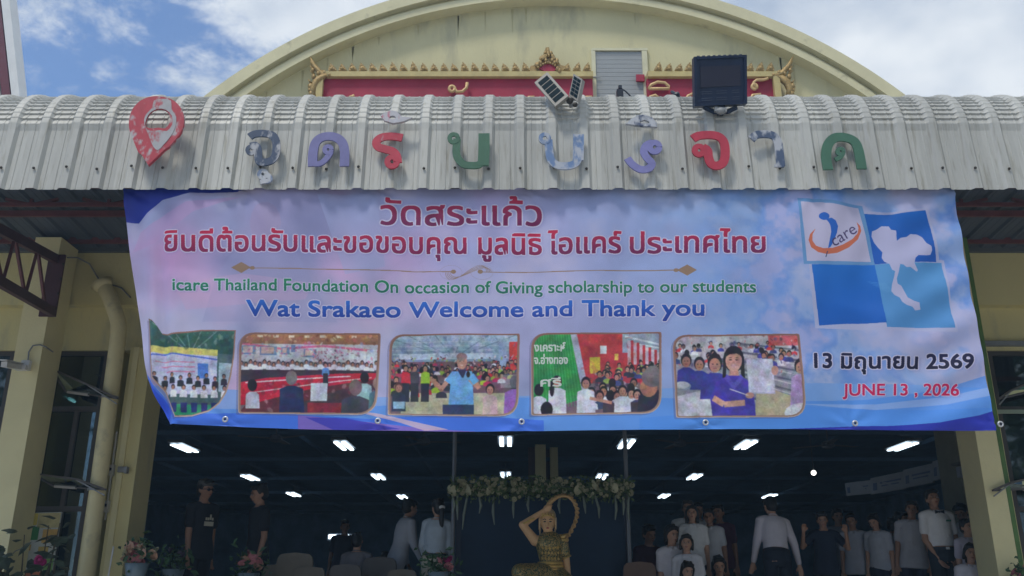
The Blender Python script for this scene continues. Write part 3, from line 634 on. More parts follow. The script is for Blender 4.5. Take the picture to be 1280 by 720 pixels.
# gold rule with diamonds and a central flourish
GOLD = (150, 122, 100)
for x0, x1, y0, y1 in ((305, 566, 333.5, 336), (600, 856, 336.5, 336)): line([(x0, y0), ((x0 + x1) / 2, (y0 + y1) / 2 - .5), (x1, y1)], 1.2, GOLD, .9)
for x, y in ((300, 332.5), (860, 336)): poly([(x - 13, y), (x, y - 7), (x + 12, y), (x, y + 7)], GOLD)
ellp(314, 333.3, 3.2, 2.4, GOLD); ellp(846, 336, 3.2, 2.4, GOLD); ellp(566, 336, 3.4, 2.6, GOLD); ellp(600, 336, 3.4, 2.6, GOLD)
for k in range(4):
    line([(560 + 26 * (1 - math.cos(t)) + k * 2 - 4, 337 - 9 * math.sin(t * 2 - math.pi) * (1 - .12 * k)) for t in np.linspace(0, math.pi, 24)], .8, GOLD, .7)
for x in (563, 602): line([(x + 14 * math.cos(t), 337 + 9 * math.sin(t)) for t in np.linspace(0, 6.28, 24)], .6, (170, 160, 190), .8)

# photographs printed along the bottom edge
def rframe(tl, tr, br, bl, r1=20, r2=24, r=3, g_=0):
    P = [np.array(k, float) for k in (tl, tr, br, bl)]; rr = (r1, r, r2, r); out = []
    for i in range(4):
        p = P[i]; a = P[(i - 1) % 4] - p; b_ = P[(i + 1) % 4] - p; a /= np.hypot(*a); b_ /= np.hypot(*b_); q = rr[i]
        for t in np.linspace(0, 1, 7): out.append(p + a * q * (1 - t) ** 2 + b_ * q * t ** 2 - 0 * p)
    c = sum(P) / 4; return [k + (c - k) / np.hypot(*(c - k)) * g_ for k in out]
def picture(tl, tr, br, bl, draw, r1=20, r2=24, shape=None):
    global CLIP
    o = shape or rframe(tl, tr, br, bl, r1, r2); o = [np.array(k, float) for k in o]; c_ = sum(o) / len(o)
    if shape: rframe_ = lambda *a, g_=0: [k + (c_ - k) / np.hypot(*(c_ - k)) * g_ for k in o]
    else: rframe_ = rframe
    gi = 2.0 if shape else 3.4
    poly([p + np.array((-2.5, 2)) for p in o], (96, 88, 130), .35); poly(o, (150, 112, 102), col2=(206, 184, 170)); poly(rframe_(tl, tr, br, bl, r1, r2, g_=1.3), (120, 84, 76), .5); ins = rframe_(tl, tr, br, bl, r1, r2, g_=gi)
    m, x0, x1, y0, y1 = mask_poly(ins); CLIP = np.zeros((PH, PW), np.float32); CLIP[y0:y1, x0:x1] = m
    A_, B_, C_, D_ = [np.array(k, float) for k in (tl, tr, br, bl)]
    def q(u, v): return (A_ * (1 - u) + B_ * u) * (1 - v) + (D_ * (1 - u) + C_ * u) * v
    draw(q, np.hypot(*(B_ - A_)))
    reg = img[y0:y1, x0:x1]; mm = CLIP[y0:y1, x0:x1][..., None]; bl_ = np.stack([blur(reg[..., c], 1) for c in range(3)], -1)
    sd = int(x0); na = vnoise(y1 - y0, x1 - x0, 90, sd, 3)[..., None]; nb_ = vnoise(y1 - y0, x1 - x0, 14, sd + 1, 3)[..., None]; nc = np.stack([vnoise(y1 - y0, x1 - x0, 22, sd + 2 + c, 2) for c in range(3)], -1)
    ph = np.clip(bl_ * (1 + (na - .5) * .22 + (nb_ - .5) * .45) + (nc - .5) * .10, 0, 1); reg[:] = reg * (1 - mm) + ph * mm; CLIP = None
rr_ = random.Random(5)
def head(q, u, v, s, hair=(28, 24, 34), skin=(176, 128, 112), body=(222, 224, 240), bw=1.5, back=False, blen=2.6):
    x, y = q(u, v); poly([(x - s * bw, y + s * blen), (x - s * bw * .9, y + s * 1.5), (x - s * .5, y + s), (x + s * .5, y + s), (x + s * bw * .9, y + s * 1.5), (x + s * bw, y + s * blen)], body)
    ellp(x, y - s * .15, s * .86, s * 1.1, hair)
    if not back: ellp(x, y + s * .12, s * .66, s * .85, skin); ellp(x - s * .25, y, s * .1, s * .07, (40, 30, 34)); ellp(x + s * .25, y, s * .1, s * .07, (40, 30, 34)); ellp(x, y + s * .48, s * .22, s * .08, (150, 80, 84))
def quad(q, u0, v0, u1, v1, col, al=1, col2=None): poly([q(u0, v0), q(u1, v0), q(u1, v1), q(u0, v1)], col, al, col2)
def crowd(q, u0, u1, v0, v1, n, s0, s1, bodies, face=.8):
    L_ = sorted([(rr_.uniform(v0, v1), rr_.uniform(u0, u1)) for _ in range(n)])
    for v, u in L_: head(q, u, v, s0 + (s1 - s0) * (v - v0) / (v1 - v0 + 1e-6), body=rr_.choice(bodies), skin=rr_.choice([(176, 128, 112), (150, 104, 92), (196, 148, 130)]), back=rr_.random() > face)
WHT = [(220, 224, 240), (206, 212, 232), (232, 232, 244)]
def dabs(q, u0, v0, u1, v1, n, s0, s1, cols, al=.75):
    for _ in range(n):
        x, y = q(rr_.uniform(u0, u1), rr_.uniform(v0, v1)); ellp(x, y, rr_.uniform(s0, s1), rr_.uniform(s0, s1) * .7, rr_.choice(cols), al, 6, rr_.uniform(0, 3))
def pic1(q, w):
    quad(q, 0, 0, 1, 1, (70, 96, 100)); quad(q, 0, 0, 1, .3, (64, 110, 96), col2=(40, 78, 76))
    for k in range(5): line([q(.05 + .2 * k, 0), q(.5, .32)], 1.2, (150, 176, 178), .6)
    quad(q, 0, .26, .8, .75, (204, 206, 238)); quad(q, 0, .26, .8, .33, (214, 206, 120)); line([q(0, .36), q(.3, .33), q(.8, .37)], 2, (90, 120, 210))
    for k, y in enumerate((.42, .47, .52)): line([q(.1 + .05 * k, y), q(.55, y - .01)], 1.3, (220, 120, 160), .8)
    quad(q, .58, .42, .7, .58, (90, 140, 225)); quad(q, .82, .4, 1, .72, (170, 190, 206)); quad(q, 0, .86, 1, 1, (44, 150, 110))
    dabs(q, 0, 0, 1, .26, 60, 1, 4, [(40, 80, 70), (90, 140, 120), (150, 170, 160), (30, 56, 56)], .5)
    for k in range(9): head(q, .08 + k * .1, .55 + .03 * (k % 2), 2.7, body=(40, 40, 54), blen=4)
    for k in range(8): head(q, .05 + k * .12, .68, 3.1, body=(232, 234, 246), blen=4); x, y = q(.05 + k * .12, .84); poly([(x - 4, y), (x + 4, y), (x + 3.4, y + 12), (x - 3.4, y + 12)], (34, 44, 110))
def pic2(q, w):
    quad(q, 0, 0, 1, 1, (120, 110, 120)); quad(q, 0, 0, 1, .14, (176, 124, 84), col2=(150, 104, 84))
    for k in range(9): quad(q, .02 + .11 * k, .03, .06 + .11 * k, .06, (232, 214, 190))
    quad(q, 0, .14, 1, .36, (196, 196, 206)); line([q(0, .13), q(.3, .2), q(.6, .16), q(1, .22)], 3, (206, 90, 130), .8)
    for a, b_, c, d in ((.02, .16, .12, .27), (.15, .17, .27, .28), (.3, .18, .36, .27), (.37, .15, .4, .24), (.46, .2, .55, .3)): quad(q, a, b_, c, d, (110, 130, 170)); quad(q, a + .01, b_ + .01, c - .02, d - .02, (200, 170, 170))
    quad(q, .78, .22, .9, .36, (226, 228, 236)); quad(q, .91, .2, .98, .4, (208, 210, 224))
    dabs(q, 0, 0, 1, .14, 70, 1, 3.5, [(206, 150, 96), (120, 70, 50), (230, 200, 160), (190, 110, 100)], .6); dabs(q, 0, .12, 1, .36, 120, .8, 3, [(206, 110, 150), (150, 160, 200), (230, 226, 226), (120, 100, 110), (196, 170, 150)], .6); dabs(q, .45, .2, .8, .36, 50, .8, 2.5, [(90, 60, 80), (150, 90, 110), (210, 120, 160)], .7)
    for k in range(30): head(q, .02 + k * .033, .38 + .02 * math.sin(k * 2.1), 2.6, body=(230, 232, 244), blen=3.4)
    quad(q, 0, .46, 1, .62, (60, 44, 60)); poly([q(0, .62), q(.2, .56), q(.72, .5), q(1, .48), q(1, .56), q(.25, .86), q(0, .9)], (196, 36, 66)); line([q(.05, .62), q(.8, .53)], 1.6, (236, 220, 226)); line([q(.1, .74), q(.95, .54)], 1.4, (232, 210, 216))
    x, y = q(.62, .42); head(q, .62, .4, 3.2, body=(96, 150, 214), blen=4); poly([(x - 3, y + 8), (x + 3, y + 8), (x + 3.4, y + 24), (x - 3, y + 24)], (40, 42, 56))
    poly([q(.05, .9), q(.5, .7), q(1, .55), q(1, 1), q(0, 1)], (92, 44, 52)); poly([q(.45, .86), q(.8, .66), q(1, .6), q(1, .72), q(.6, 1), q(.4, 1)], (70, 52, 62)); quad(q, .5, .86, .95, 1, (170, 40, 60), .7)
    dabs(q, 0, .56, 1, 1, 90, 1, 5, [(120, 40, 50), (60, 40, 50), (210, 190, 190), (90, 60, 66), (170, 60, 70)], .35)
    head(q, .1, .66, 7, back=True, body=(206, 210, 226), bw=1.3, blen=4); head(q, .38, .57, 8.5, hair=(120, 112, 118), back=True, body=(34, 44, 84), bw=1.9, blen=5.5)
    quad(q, .52, .62, .64, .84, (216, 222, 236)); head(q, .9, .55, 6.5, back=True, body=(150, 190, 190), blen=5); head(q, .84, .68, 9.5, hair=(110, 92, 92), back=True, body=(60, 60, 76), bw=2, blen=5); head(q, 1.0, .62, 8, hair=(150, 124, 120), back=True, body=(76, 116, 130), blen=5)
def pic3(q, w):
    quad(q, 0, 0, 1, 1, (110, 84, 96)); quad(q, 0, 0, 1, .34, (170, 190, 212), col2=(120, 142, 170))
    for k in range(6): line([q(k * .22 - .1, 0), q(.5, .3)], 1, (90, 110, 134), .8); line([q(0, .05 * k), q(1, .05 * k)], 1, (196, 208, 220), .6)
    quad(q, .84, .06, .9, .5, (150, 170, 200)); quad(q, .92, .1, 1, .45, (196, 60, 60)); quad(q, .08, .24, .8, .31, (206, 220, 236), .8)
    dabs(q, 0, 0, 1, .32, 120, .8, 4, [(140, 160, 190), (206, 214, 226), (100, 120, 150), (176, 190, 206)], .5); dabs(q, 0, .28, 1, .5, 160, .8, 2.5, [(60, 40, 50), (200, 60, 70), (220, 200, 200), (90, 60, 80), (150, 170, 90)], .8)
    crowd(q, 0, 1, .33, .5, 90, 2.0, 3.2, [(196, 44, 64), (60, 70, 110), (230, 226, 236), (150, 180, 70), (170, 60, 90), (50, 46, 60)])
    quad(q, .1, .72, 1, 1, (190, 186, 160)); crowd(q, .02, .98, .5, .66, 26, 3.4, 4.8, [(196, 40, 60), (160, 190, 60), (50, 50, 62), (220, 214, 226), (180, 50, 90)])
    for u, c, l in ((.2, (60, 60, 72), 1), (.13, (190, 44, 60), 0), (.28, (150, 186, 60), 1)): head(q, u, .42, 4, body=c, blen=5); x, y = q(u, .6); poly([(x - 5, y), (x + 5, y), (x + 5, y + 24), (x - 5, y + 24)], (34, 36, 50))
    quad(q, .42, .86, .66, 1, (46, 60, 96)); x, y = q(.56, .34)
    poly([(x - 13, y + 12), (x + 13, y + 12), (x + 15, y + 54), (x - 17, y + 54)], (116, 176, 232)); line([(x - 11, y + 16), (x - 26, y + 34), (x - 38, y + 22)], 5.5, (190, 140, 124)); line([(x + 12, y + 16), (x + 22, y + 34), (x + 10, y + 22)], 5.5, (190, 140, 124))
    line([(x - 10, y + 16), (x - 18, y + 26)], 9, (116, 176, 232)); line([(x + 11, y + 17), (x + 18, y + 27)], 9, (106, 166, 226)); poly([(x - 6, y + 10), (x + 6, y + 10), (x + 2, y + 20), (x, y + 20)], (44, 50, 80)); ellp(x, y, 6.6, 9.5, (200, 150, 134)); ellp(x, y - 6, 6.8, 5, (150, 126, 120)); ellp(x + 8, y + 16, 2.4, 4, (30, 30, 36)); ellp(x, y + 4.6, 2, .6, (226, 206, 200)); ellp(x - 2.4, y - .5, 1, .5, (60, 44, 44)); ellp(x + 2.4, y - .5, 1, .5, (60, 44, 44)); poly([(x - .7, y), (x + .7, y), (x + 1.2, y + 2.6), (x - 1.2, y + 2.6)], (176, 124, 108)); ellp(x + 3.4, y + 2, 2.2, 5.5, (170, 118, 104), .5)
    head(q, .08, .66, 6, hair=(86, 60, 52), body=(40, 50, 74), blen=5); quad(q, .04, .83, .13, .92, (150, 190, 220)); head(q, .78, .68, 6.5, body=(214, 186, 186), blen=5); head(q, .97, .6, 8, back=True, body=(150, 100, 180), blen=5, bw=1.8); quad(q, .86, .5, 1, .66, (220, 220, 230), .4)
def pic4(q, w):
    quad(q, 0, 0, 1, 1, (120, 96, 110)); quad(q, .28, 0, .85, .62, (196, 60, 66), col2=(168, 56, 66)); quad(q, .7, 0, 1, .25, (150, 164, 180)); line([q(.72, .05), q(1, .16)], 2.5, (214, 224, 232)); line([q(.75, .13), q(1, .2)], 1.5, (214, 224, 232))
    for k in range(6): u = .74 + k * .045; quad(q, u, .1 + .03 * k, u + .025, .4, (206, 186, 200)); quad(q, u + .025, .1 + .03 * k, u + .045, .4, (176, 50, 62))
    poly([q(0, 0), q(.3, 0), q(.4, .8), q(0, 1)], (44, 140, 72))
    for k in range(17): line([q(.0 + k * .019, 0), q(.0 + k * .024, .9)], .8, (90, 176, 110), .8)
    poly([q(.3, 0), q(.35, 0), q(.44, .7), q(.39, .7)], (176, 182, 206)); quad(q, .45, .3, .53, .5, (206, 186, 70)); quad(q, .53, .16, .58, .26, (226, 224, 232)); quad(q, .64, .26, .67, .34, (226, 190, 90))
    dabs(q, .35, 0, .8, .5, 60, 1, 5, [(170, 50, 56), (206, 80, 80), (150, 60, 66), (190, 90, 86)], .35); dabs(q, .4, .5, 1, .95, 130, .8, 3.5, [(60, 50, 66), (40, 40, 60), (190, 190, 210), (120, 70, 80)], .6)
    crowd(q, .5, 1, .36, .55, 46, 2.4, 4.2, [(226, 226, 240), (60, 70, 130), (50, 46, 60), (206, 60, 90), (150, 180, 90)])
    crowd(q, .45, .85, .58, .8, 14, 5, 6.5, [(226, 226, 240), (214, 216, 234), (60, 66, 110)]); quad(q, .55, .86, .9, 1, (60, 50, 66))
    for u, v, s in ((.2, .6, 7), (.42, .62, 7), (.7, .72, 6.5)): head(q, u, v, s, blen=6, bw=1.7)
    x, y = q(.16, .62); ellp(x, y + 6, 3, 10, (28, 24, 34)); head(q, .06, .7, 7, back=True, blen=5); head(q, .12, .94, 9, back=True); line([q(.45, .8), q(.62, .86)], 4, (196, 146, 128))
    head(q, .93, .58, 14, hair=(120, 108, 112), back=True, body=(40, 44, 64), bw=1.4, blen=3); x, y = q(.9, .7); ellp(x, y - 2, 11, 12, (186, 128, 112)); x, y = q(.93, .56); ellp(x, y, 14, 12, (118, 108, 114))
def pic5(q, w):
    quad(q, 0, 0, 1, 1, (150, 150, 166)); quad(q, 0, 0, 1, .3, (190, 186, 196))
    for k in range(7): line([q(.45, .1 + .1 * k), q(1, .2 + .13 * k)], 2.5, (84, 88, 108), .8); line([q(.5, .14 + .1 * k), q(1, .25 + .13 * k)], 1.5, (216, 212, 216), .8)
    crowd(q, 0, 1, .08, .3, 40, 2.2, 4.5, [(70, 70, 160), (60, 66, 120), (206, 60, 70), (226, 226, 236)]); quad(q, .75, .02, 1, .14, (206, 60, 66), .7)
    dabs(q, 0, 0, 1, .5, 160, .8, 3.5, [(80, 76, 130), (210, 206, 216), (120, 116, 130), (206, 90, 90), (60, 56, 80)], .55); dabs(q, .5, .4, 1, 1, 60, 1, 5, [(150, 146, 150), (210, 206, 210), (90, 90, 104)], .35)
    for u, v in ((.1, .32), (.2, .36)): head(q, u, v, 8, body=(54, 58, 140), blen=4)
    poly([q(0, .75), q(.25, .66), q(.45, 1), q(0, 1)], (206, 208, 222)); ellp(*q(.06, .62), 11, 6, (150, 156, 176)); ellp(*q(.06, .61), 9, 4.5, (196, 196, 206)); head(q, .32, .36, 11, body=(58, 60, 150), bw=1.7, blen=4)
    poly([q(.63, .6), q(.9, .75), q(.85, 1), q(.6, 1)], (190, 180, 150)); head(q, .98, .4, 9, body=(190, 160, 210), bw=1.4, blen=6); ellp(*q(.97, .95), 24, 13, (226, 226, 238))
    x, y = q(.47, .27); ellp(x, y + 3, 13, 17, (30, 26, 36)); poly([(x - 13, y), (x - 9, y), (x - 10, y + 26), (x - 14.5, y + 27)], (30, 26, 36)); poly([(x + 13, y), (x + 9, y), (x + 9, y + 24), (x + 14, y + 27)], (30, 26, 36)); poly([(x - 5, y + 14), (x + 5, y + 14), (x + 7, y + 28), (x - 7, y + 28)], (196, 148, 136))
    poly([(x - 8, y + 24), (x + 8, y + 24), (x + 24, y + 34), (x + 28, y + 78), (x - 26, y + 78), (x - 30, y + 52), (x - 22, y + 32)], (74, 62, 168)); poly([(x - 9, y + 22), (x, y + 34), (x + 9, y + 22), (x + 12, y + 28), (x, y + 42), (x - 12, y + 28)], (96, 86, 190))
    ellp(x, y + 5, 10.5, 14, (212, 164, 150)); poly([(x - 11, y + 1), (x - 8, y - 9), (x + 9, y - 9), (x + 11, y + 1), (x + 4, y - 4), (x - 5, y - 3)], (30, 26, 36)); ellp(x - 4, y + 4, 2, .8, (50, 36, 40)); ellp(x + 4, y + 4, 2, .8, (50, 36, 40)); poly([(x - .8, y + 5), (x + .8, y + 5), (x + 1.6, y + 8), (x - 1.6, y + 8)], (196, 142, 128)); ellp(x - 6, y + 8, 2.6, 2, (224, 160, 150), .6); ellp(x + 6, y + 8, 2.6, 2, (224, 160, 150), .6); ellp(x + 6.5, y + 5, 3, 9, (180, 130, 122), .4); line([(x - 6, y + 1.5), (x - 2.4, y + 1)], .7, (50, 36, 40)); line([(x + 6, y + 1.5), (x + 2.4, y + 1)], .7, (50, 36, 40)); ellp(x, y + 11, 3.2, 1.1, (226, 200, 200)); line([(x - 3.6, y + 11), (x + 3.6, y + 11)], .7, (170, 70, 80))
    line([(x - 26, y + 52), (x - 12, y + 60), (x + 14, y + 58)], 7.5, (206, 158, 144)); quad(q, .565, .3, .77, .72, (196, 196, 220)); quad(q, .57, .31, .765, .7, (214, 214, 236)); ellp(*q(.78, .44), 4.5, 6, (206, 158, 144)); ellp(*q(.57, .74), 5.5, 4, (206, 158, 144)); line([q(.42, .66), q(.56, .74)], 1.2, (236, 230, 236))
picture((176, 396), (294, 408), (288, 520), (186, 522), pic1, 6, 26, shape=[(180, 394), (186, 397), (192, 404), (197, 413), (206, 415), (222, 413), (250, 410), (293, 411), (291, 440), (287, 468), (281, 488), (272, 503), (258, 513), (238, 519), (216, 520), (210, 506), (201, 488), (186, 470), (183, 440)])
picture((297, 414), (474, 413), (469, 517), (295, 515), pic2)
picture((485, 414), (650, 414), (648, 519), (483, 517), pic3)
picture((664, 414), (828, 413), (828, 516), (664, 518), pic4)
picture((841, 417), (1002, 415), (1012, 520), (846, 521), pic5)
for tx, xa_, xb_, yb_ in (('งเคราะห์', 668, 707, 437), ('จ.อ่างทอง', 668, 710, 453), ('ศรี', 676, 702, 481)): words(tx, xa_, xb_, yb_, 8, 0, (226, 232, 226), (206, 214, 210), bold=.010, glow=0)
# the two emblems top right
WHB = (186, 190, 226); c4 = lambda L_: [(990 + x / 4, 240 + y / 4) for x, y in L_]
poly(c4([(355, 80), (515, 88), (690, 66), (728, 165), (762, 320), (788, 322), (850, 690), (478, 678), (128, 672), (92, 340), (430, 330)]), WHB, .9)
poly(c4([(372, 95), (515, 100), (680, 80), (715, 170), (748, 331), (435, 344)]), (22, 100, 192), 1, (30, 90, 186)); poly(c4([(435, 345), (775, 334), (812, 520), (835, 668), (492, 664)]), (92, 156, 214), 1, (84, 146, 208)); poly(c4([(108, 352), (435, 345), (465, 500), (490, 640), (300, 646), (148, 658)]), (30, 112, 204), 1, (22, 94, 190))
for k_ in range(7): line(c4([(400 + 14 * k_, 430 + 9 * k_), (490 + 6 * k_, 445 + 7 * k_)]), .5, (130, 190, 236), .5)
poly(c4([(33, 22), (200, 30), (365, 57), (405, 200), (436, 346), (250, 350), (68, 350), (50, 180)]), (108, 156, 208)); poly(c4([(50, 40), (200, 46), (345, 68), (385, 200), (417, 330), (240, 332), (84, 336), (66, 180)]), (200, 196, 226))
poly(c4([(418, 180), (440, 172), (465, 155), (500, 158), (510, 175), (535, 180), (538, 205), (541, 230), (560, 215), (590, 210), (610, 195), (645, 197), (670, 210), (690, 240), (715, 255), (720, 275), (712, 300), (690, 303), (650, 302), (635, 315), (630, 340), (650, 375), (645, 383), (625, 370), (610, 360), (590, 362), (575, 350), (558, 346), (550, 390), (541, 420), (546, 445), (565, 455), (578, 478), (597, 515), (630, 533), (655, 540), (662, 575), (635, 580), (620, 562), (590, 552), (568, 537), (556, 515), (530, 502), (514, 482), (517, 450), (528, 410), (533, 382), (518, 375), (505, 345), (480, 332), (468, 312), (472, 285), (450, 260), (430, 235), (416, 205)]), (194, 194, 230))
poly(c4([(125, 175), (98, 202), (90, 232), (104, 268), (140, 292), (185, 300), (240, 291), (300, 262), (345, 222), (362, 180), (357, 155), (338, 135), (348, 165), (344, 190), (318, 220), (270, 248), (215, 268), (165, 272), (128, 260), (110, 235), (110, 205)]), (206, 112, 84)); poly(c4([(176, 128), (205, 120), (228, 132), (241, 160), (236, 192), (222, 228), (205, 262), (190, 272), (198, 230), (205, 190), (200, 158), (190, 142)]), (36, 100, 196)); ellp(*c4([(168, 113)])[0], 6.8, 4.8, (36, 100, 196)); line(c4([(188, 285), (180, 315)]), 1.3, (60, 70, 110))
words('care', c4([(222, 0)])[0][0], 0, c4([(0, 264)])[0][1], 14.5, 1, (70, 56, 104), (70, 56, 104), bold=.009, glow=0, rot=R(33))
lum = img.mean(-1, keepdims=True); img = np.clip((lum + (img - lum) * 1.10) * (1 + (nB[..., None] - .5) * .10) * .93 + .055, 0, 1)
im = bpy.data.images.new('banner_print', PW, PH); im.colorspace_settings.name = 'sRGB'
px_arr = np.ones((PH, PW, 4), np.float32); px_arr[..., :3] = img; im.pixels.foreach_set(px_arr.ravel()); im.pack(); del px_arr

m_ban = bpy.data.materials.new('printed_vinyl'); m_ban.use_nodes = True; t = m_ban.node_tree; bs = t.nodes['Principled BSDF']
ti = t.nodes.new('ShaderNodeTexImage'); ti.image = im; ti.interpolation = 'Linear'; ti.extension = 'EXTEND'
BRI = .88
hs = t.nodes.new('ShaderNodeMix'); hs.data_type = 'RGBA'; hs.blend_type = 'MULTIPLY'; hs.inputs[0].default_value = 1; hs.inputs[7].default_value = (BRI, BRI, BRI, 1)
t.links.new(ti.outputs[0], hs.inputs[6]); t.links.new(hs.outputs[2], bs.inputs['Base Color']); bs.inputs['Roughness'].default_value = .42; bs.inputs['Specular IOR Level'].default_value = .35
# cloth: outline as it hangs, with folds in depth
bn = thing('banner', 'wide printed welcome banner hanging below the canopy edge', 'banner', U(640, 237, D))
NU, NV = 260, 90
Lp = [(0, 150, 231), (.07, 150.5, 252), (.25, 156, 308), (.5, 166, 380), (.75, 174, 452), (.84, 178, 470), (.90, 190, 492), (.97, 203, 520), (1, 207, 528)]
def left(v):
    for (a, x0, y0), (b_, x1, y1) in zip(Lp[:-1], Lp[1:]):
        if v <= b_: k = (v - a) / (b_ - a); return x0 + (x1 - x0) * k, y0 + (y1 - y0) * k
    return Lp[-1][1:]
nz = vnoise(NV + 1, NU + 1, 7, 11, 3) - .5; nz2 = vnoise(NV + 1, NU + 1, 20, 12, 2) - .5
vs = []; uv = []; TIES = [(283, 526), (473, 528), (652, 529), (881, 530), (1067, 531), (1245, 531), (155, 233), (300, 233), (470, 233), (660, 233), (850, 233), (1020, 233), (1194, 234), (212, 524)]
for j in range(NV + 1):
    v = j / NV; lx, ly = left(v); rx, ry = 1197.5 + 53 * v, 231 + 305.5 * v
    for i in range(NU + 1):
        u = i / NU; px = lx + (rx - lx) * u; py = ly + (ry - ly) * u + 6.5 * v * math.sin(math.pi * min(1, u * 1.25)) * (1 - u) * 1.6
        P = U(px, py, D)
        q = max(0, 1 - abs(px - (193 + 12 * v)) / 30); dep = .055 + .10 * math.sin((px - 150) / 15) * max(0, 1 - (px - 150) / 80) * (.2 + v)
        dep += .07 * v * math.exp(-((px - 197 - 6 * v) / 8) ** 2) - .05 * v * math.exp(-((px - 184 - 6 * v) / 7) ** 2); dep += .03 * nz[j, i] * 2 * (.3 + v) + .012 * nz2[j, i] * (1 - .4 * v)
        dep += .010 * math.sin(px / 21 + 4 * v) * (1 - v) ** 1.5 + .018 * math.sin(px / 95 + 1.3 * v + 1) + .006 * math.sin(px / 7.5 + 9 * nz[j, i]) * (1 - v) ** 3 + .010 * math.sin((px - 1.6 * py) / 17 + 14 * nz[j, i]) * nz2[j, i]
        dep += .03 * math.exp(-((px - 1085 + 30 * (v - .5)) / 26) ** 2) * math.sin(math.pi * v) + .02 * math.exp(-((px - 505 - 30 * v) / 18) ** 2) * (1 - v)
        dep += .012 * math.sin((px * .5 + py) / 9.0) * math.exp(-((px - 1190) / 60) ** 2)
        for ex, ey in TIES:
            dx_, dy_ = px - ex, py - ey; rr_2 = math.hypot(dx_, dy_) + 4
            if rr_2 < 95: dep += .011 * math.exp(-rr_2 / 34) * math.sin(math.atan2(dy_, dx_) * 7 + ex)
        vs.append((P.x, D + dep, P.z)); uv.append(((P.x - BX0) / (BX1 - BX0), (P.z - BZ0) / (BZ1 - BZ0)))
fs = [(j * (NU + 1) + i, (j + 1) * (NU + 1) + i, (j + 1) * (NU + 1) + i + 1, j * (NU + 1) + i + 1) for j in range(NV) for i in range(NU)]
b = MB(); b.add(vs, fs); cloth = b.build('cloth', m_ban, bn, smooth=True, fix=False)
ul = cloth.data.uv_layers.new(name='UVMap'); li = np.zeros(len(cloth.data.loops), np.int32); cloth.data.loops.foreach_get('vertex_index', li); ul.data.foreach_set('uv', np.array(uv, np.float32)[li].ravel())
me = MB().tube([(.02 * math.cos(t), 0, .02 * math.sin(t)) for t in np.linspace(0, 2 * math.pi, 13)], .008, 6, False).mesh('eyelet', M('nickel', (.65, .66, .68), .3, .6), smooth=True)
for x, y in ((283, 525), (473, 527), (652, 528), (881, 529), (1067, 530), (1248, 531)): 
    p = U(x, y, D + .03); put('eyelet', me, bn, (p.x, D - .0, p.z), (0, 0, 0), (.85,) * 3); b = MB(); b.box((p.x, D - .005, p.z), (.014, .004, .014)); b.build('eyelet_hole', m_black, bn)

# ------------------------------------------------------------ letters and pin on the fascia
YF = D - .038
def cutout(name, txt, cx_, cy_, wpx, hpx, rot, mat, label, mirror=False, bold=.03, cat='sign letter', squash=None):
    v, t = glyphs(txt, bold, .0, 8); c = (v.max(0) + v.min(0)) / 2; w = np.ptp(v[:, 0]); h = np.ptp(v[:, 1]); p0 = U(cx_, cy_, YF)
    sx = (U(cx_ + wpx / 2, cy_, YF).x - U(cx_ - wpx / 2, cy_, YF).x) / w; sz = (U(cx_, cy_ - hpx / 2, YF).z - U(cx_, cy_ + hpx / 2, YF).z) / h
    P = [(float((a - c[0]) * sx * (-1 if mirror else 1)), float((b_ - c[1]) * sz)) for a, b_, _ in v]
    o = bpy.data.objects.new(name, None)
    cr_, sr_ = math.cos(R(rot)), math.sin(R(rot)); P = [(x * cr_ - z * sr_, x * sr_ + z * cr_) for x, z in P]
    bm = bmesh.new(); vv = [bm.verts.new((x, 0, z)) for x, z in P]
    for tr in t:
        try: bm.faces.new([vv[k] for k in tr])
        except ValueError: pass
    bmesh.ops.remove_doubles(bm, verts=bm.verts, dist=.0004); bmesh.ops.recalc_face_normals(bm, faces=bm.faces)
    g = bmesh.ops.extrude_face_region(bm, geom=bm.faces[:]); bmesh.ops.translate(bm, verts=[e for e in g['geom'] if isinstance(e, bmesh.types.BMVert)], vec=(0, -.022, 0)); bmesh.ops.recalc_face_normals(bm, faces=bm.faces)
    me = bpy.data.meshes.new(name); bm.to_mesh(me); bm.free(); me.materials.append(mat); o = bpy.data.objects.new(name, me); COL.objects.link(o); o.location = p0; o.rotation_euler = (R(-5), 0, 0)
    return tag(o, label, cat, 'painted cut-out letters along the canopy')
pm = lambda n, c, c2, thr=.5: M(n, c, .45, var=.15, scale=10, col2=c2, thr=thr, soft=.05, pscale=13, bump=.08, stretch=(1, 1, .55))
GREY = (.34, .35, .38)
def crom(L_, k=4):
    out = []; n = len(L_)
    for i in range(n - 1):
        p0, p1, p2, p3 = L_[max(i - 1, 0)], L_[i], L_[i + 1], L_[min(i + 2, n - 1)]
        for q in range(k):
            t = q / k; out.append(tuple(.5 * (2 * p1[a] + (p2[a] - p0[a]) * t + (2 * p0[a] - 5 * p1[a] + 4 * p2[a] - p3[a]) * t * t + (3 * p1[a] - p0[a] - 3 * p2[a] + p3[a]) * t ** 3) for a in (0, 1)))
    return out + [tuple(L_[-1])]
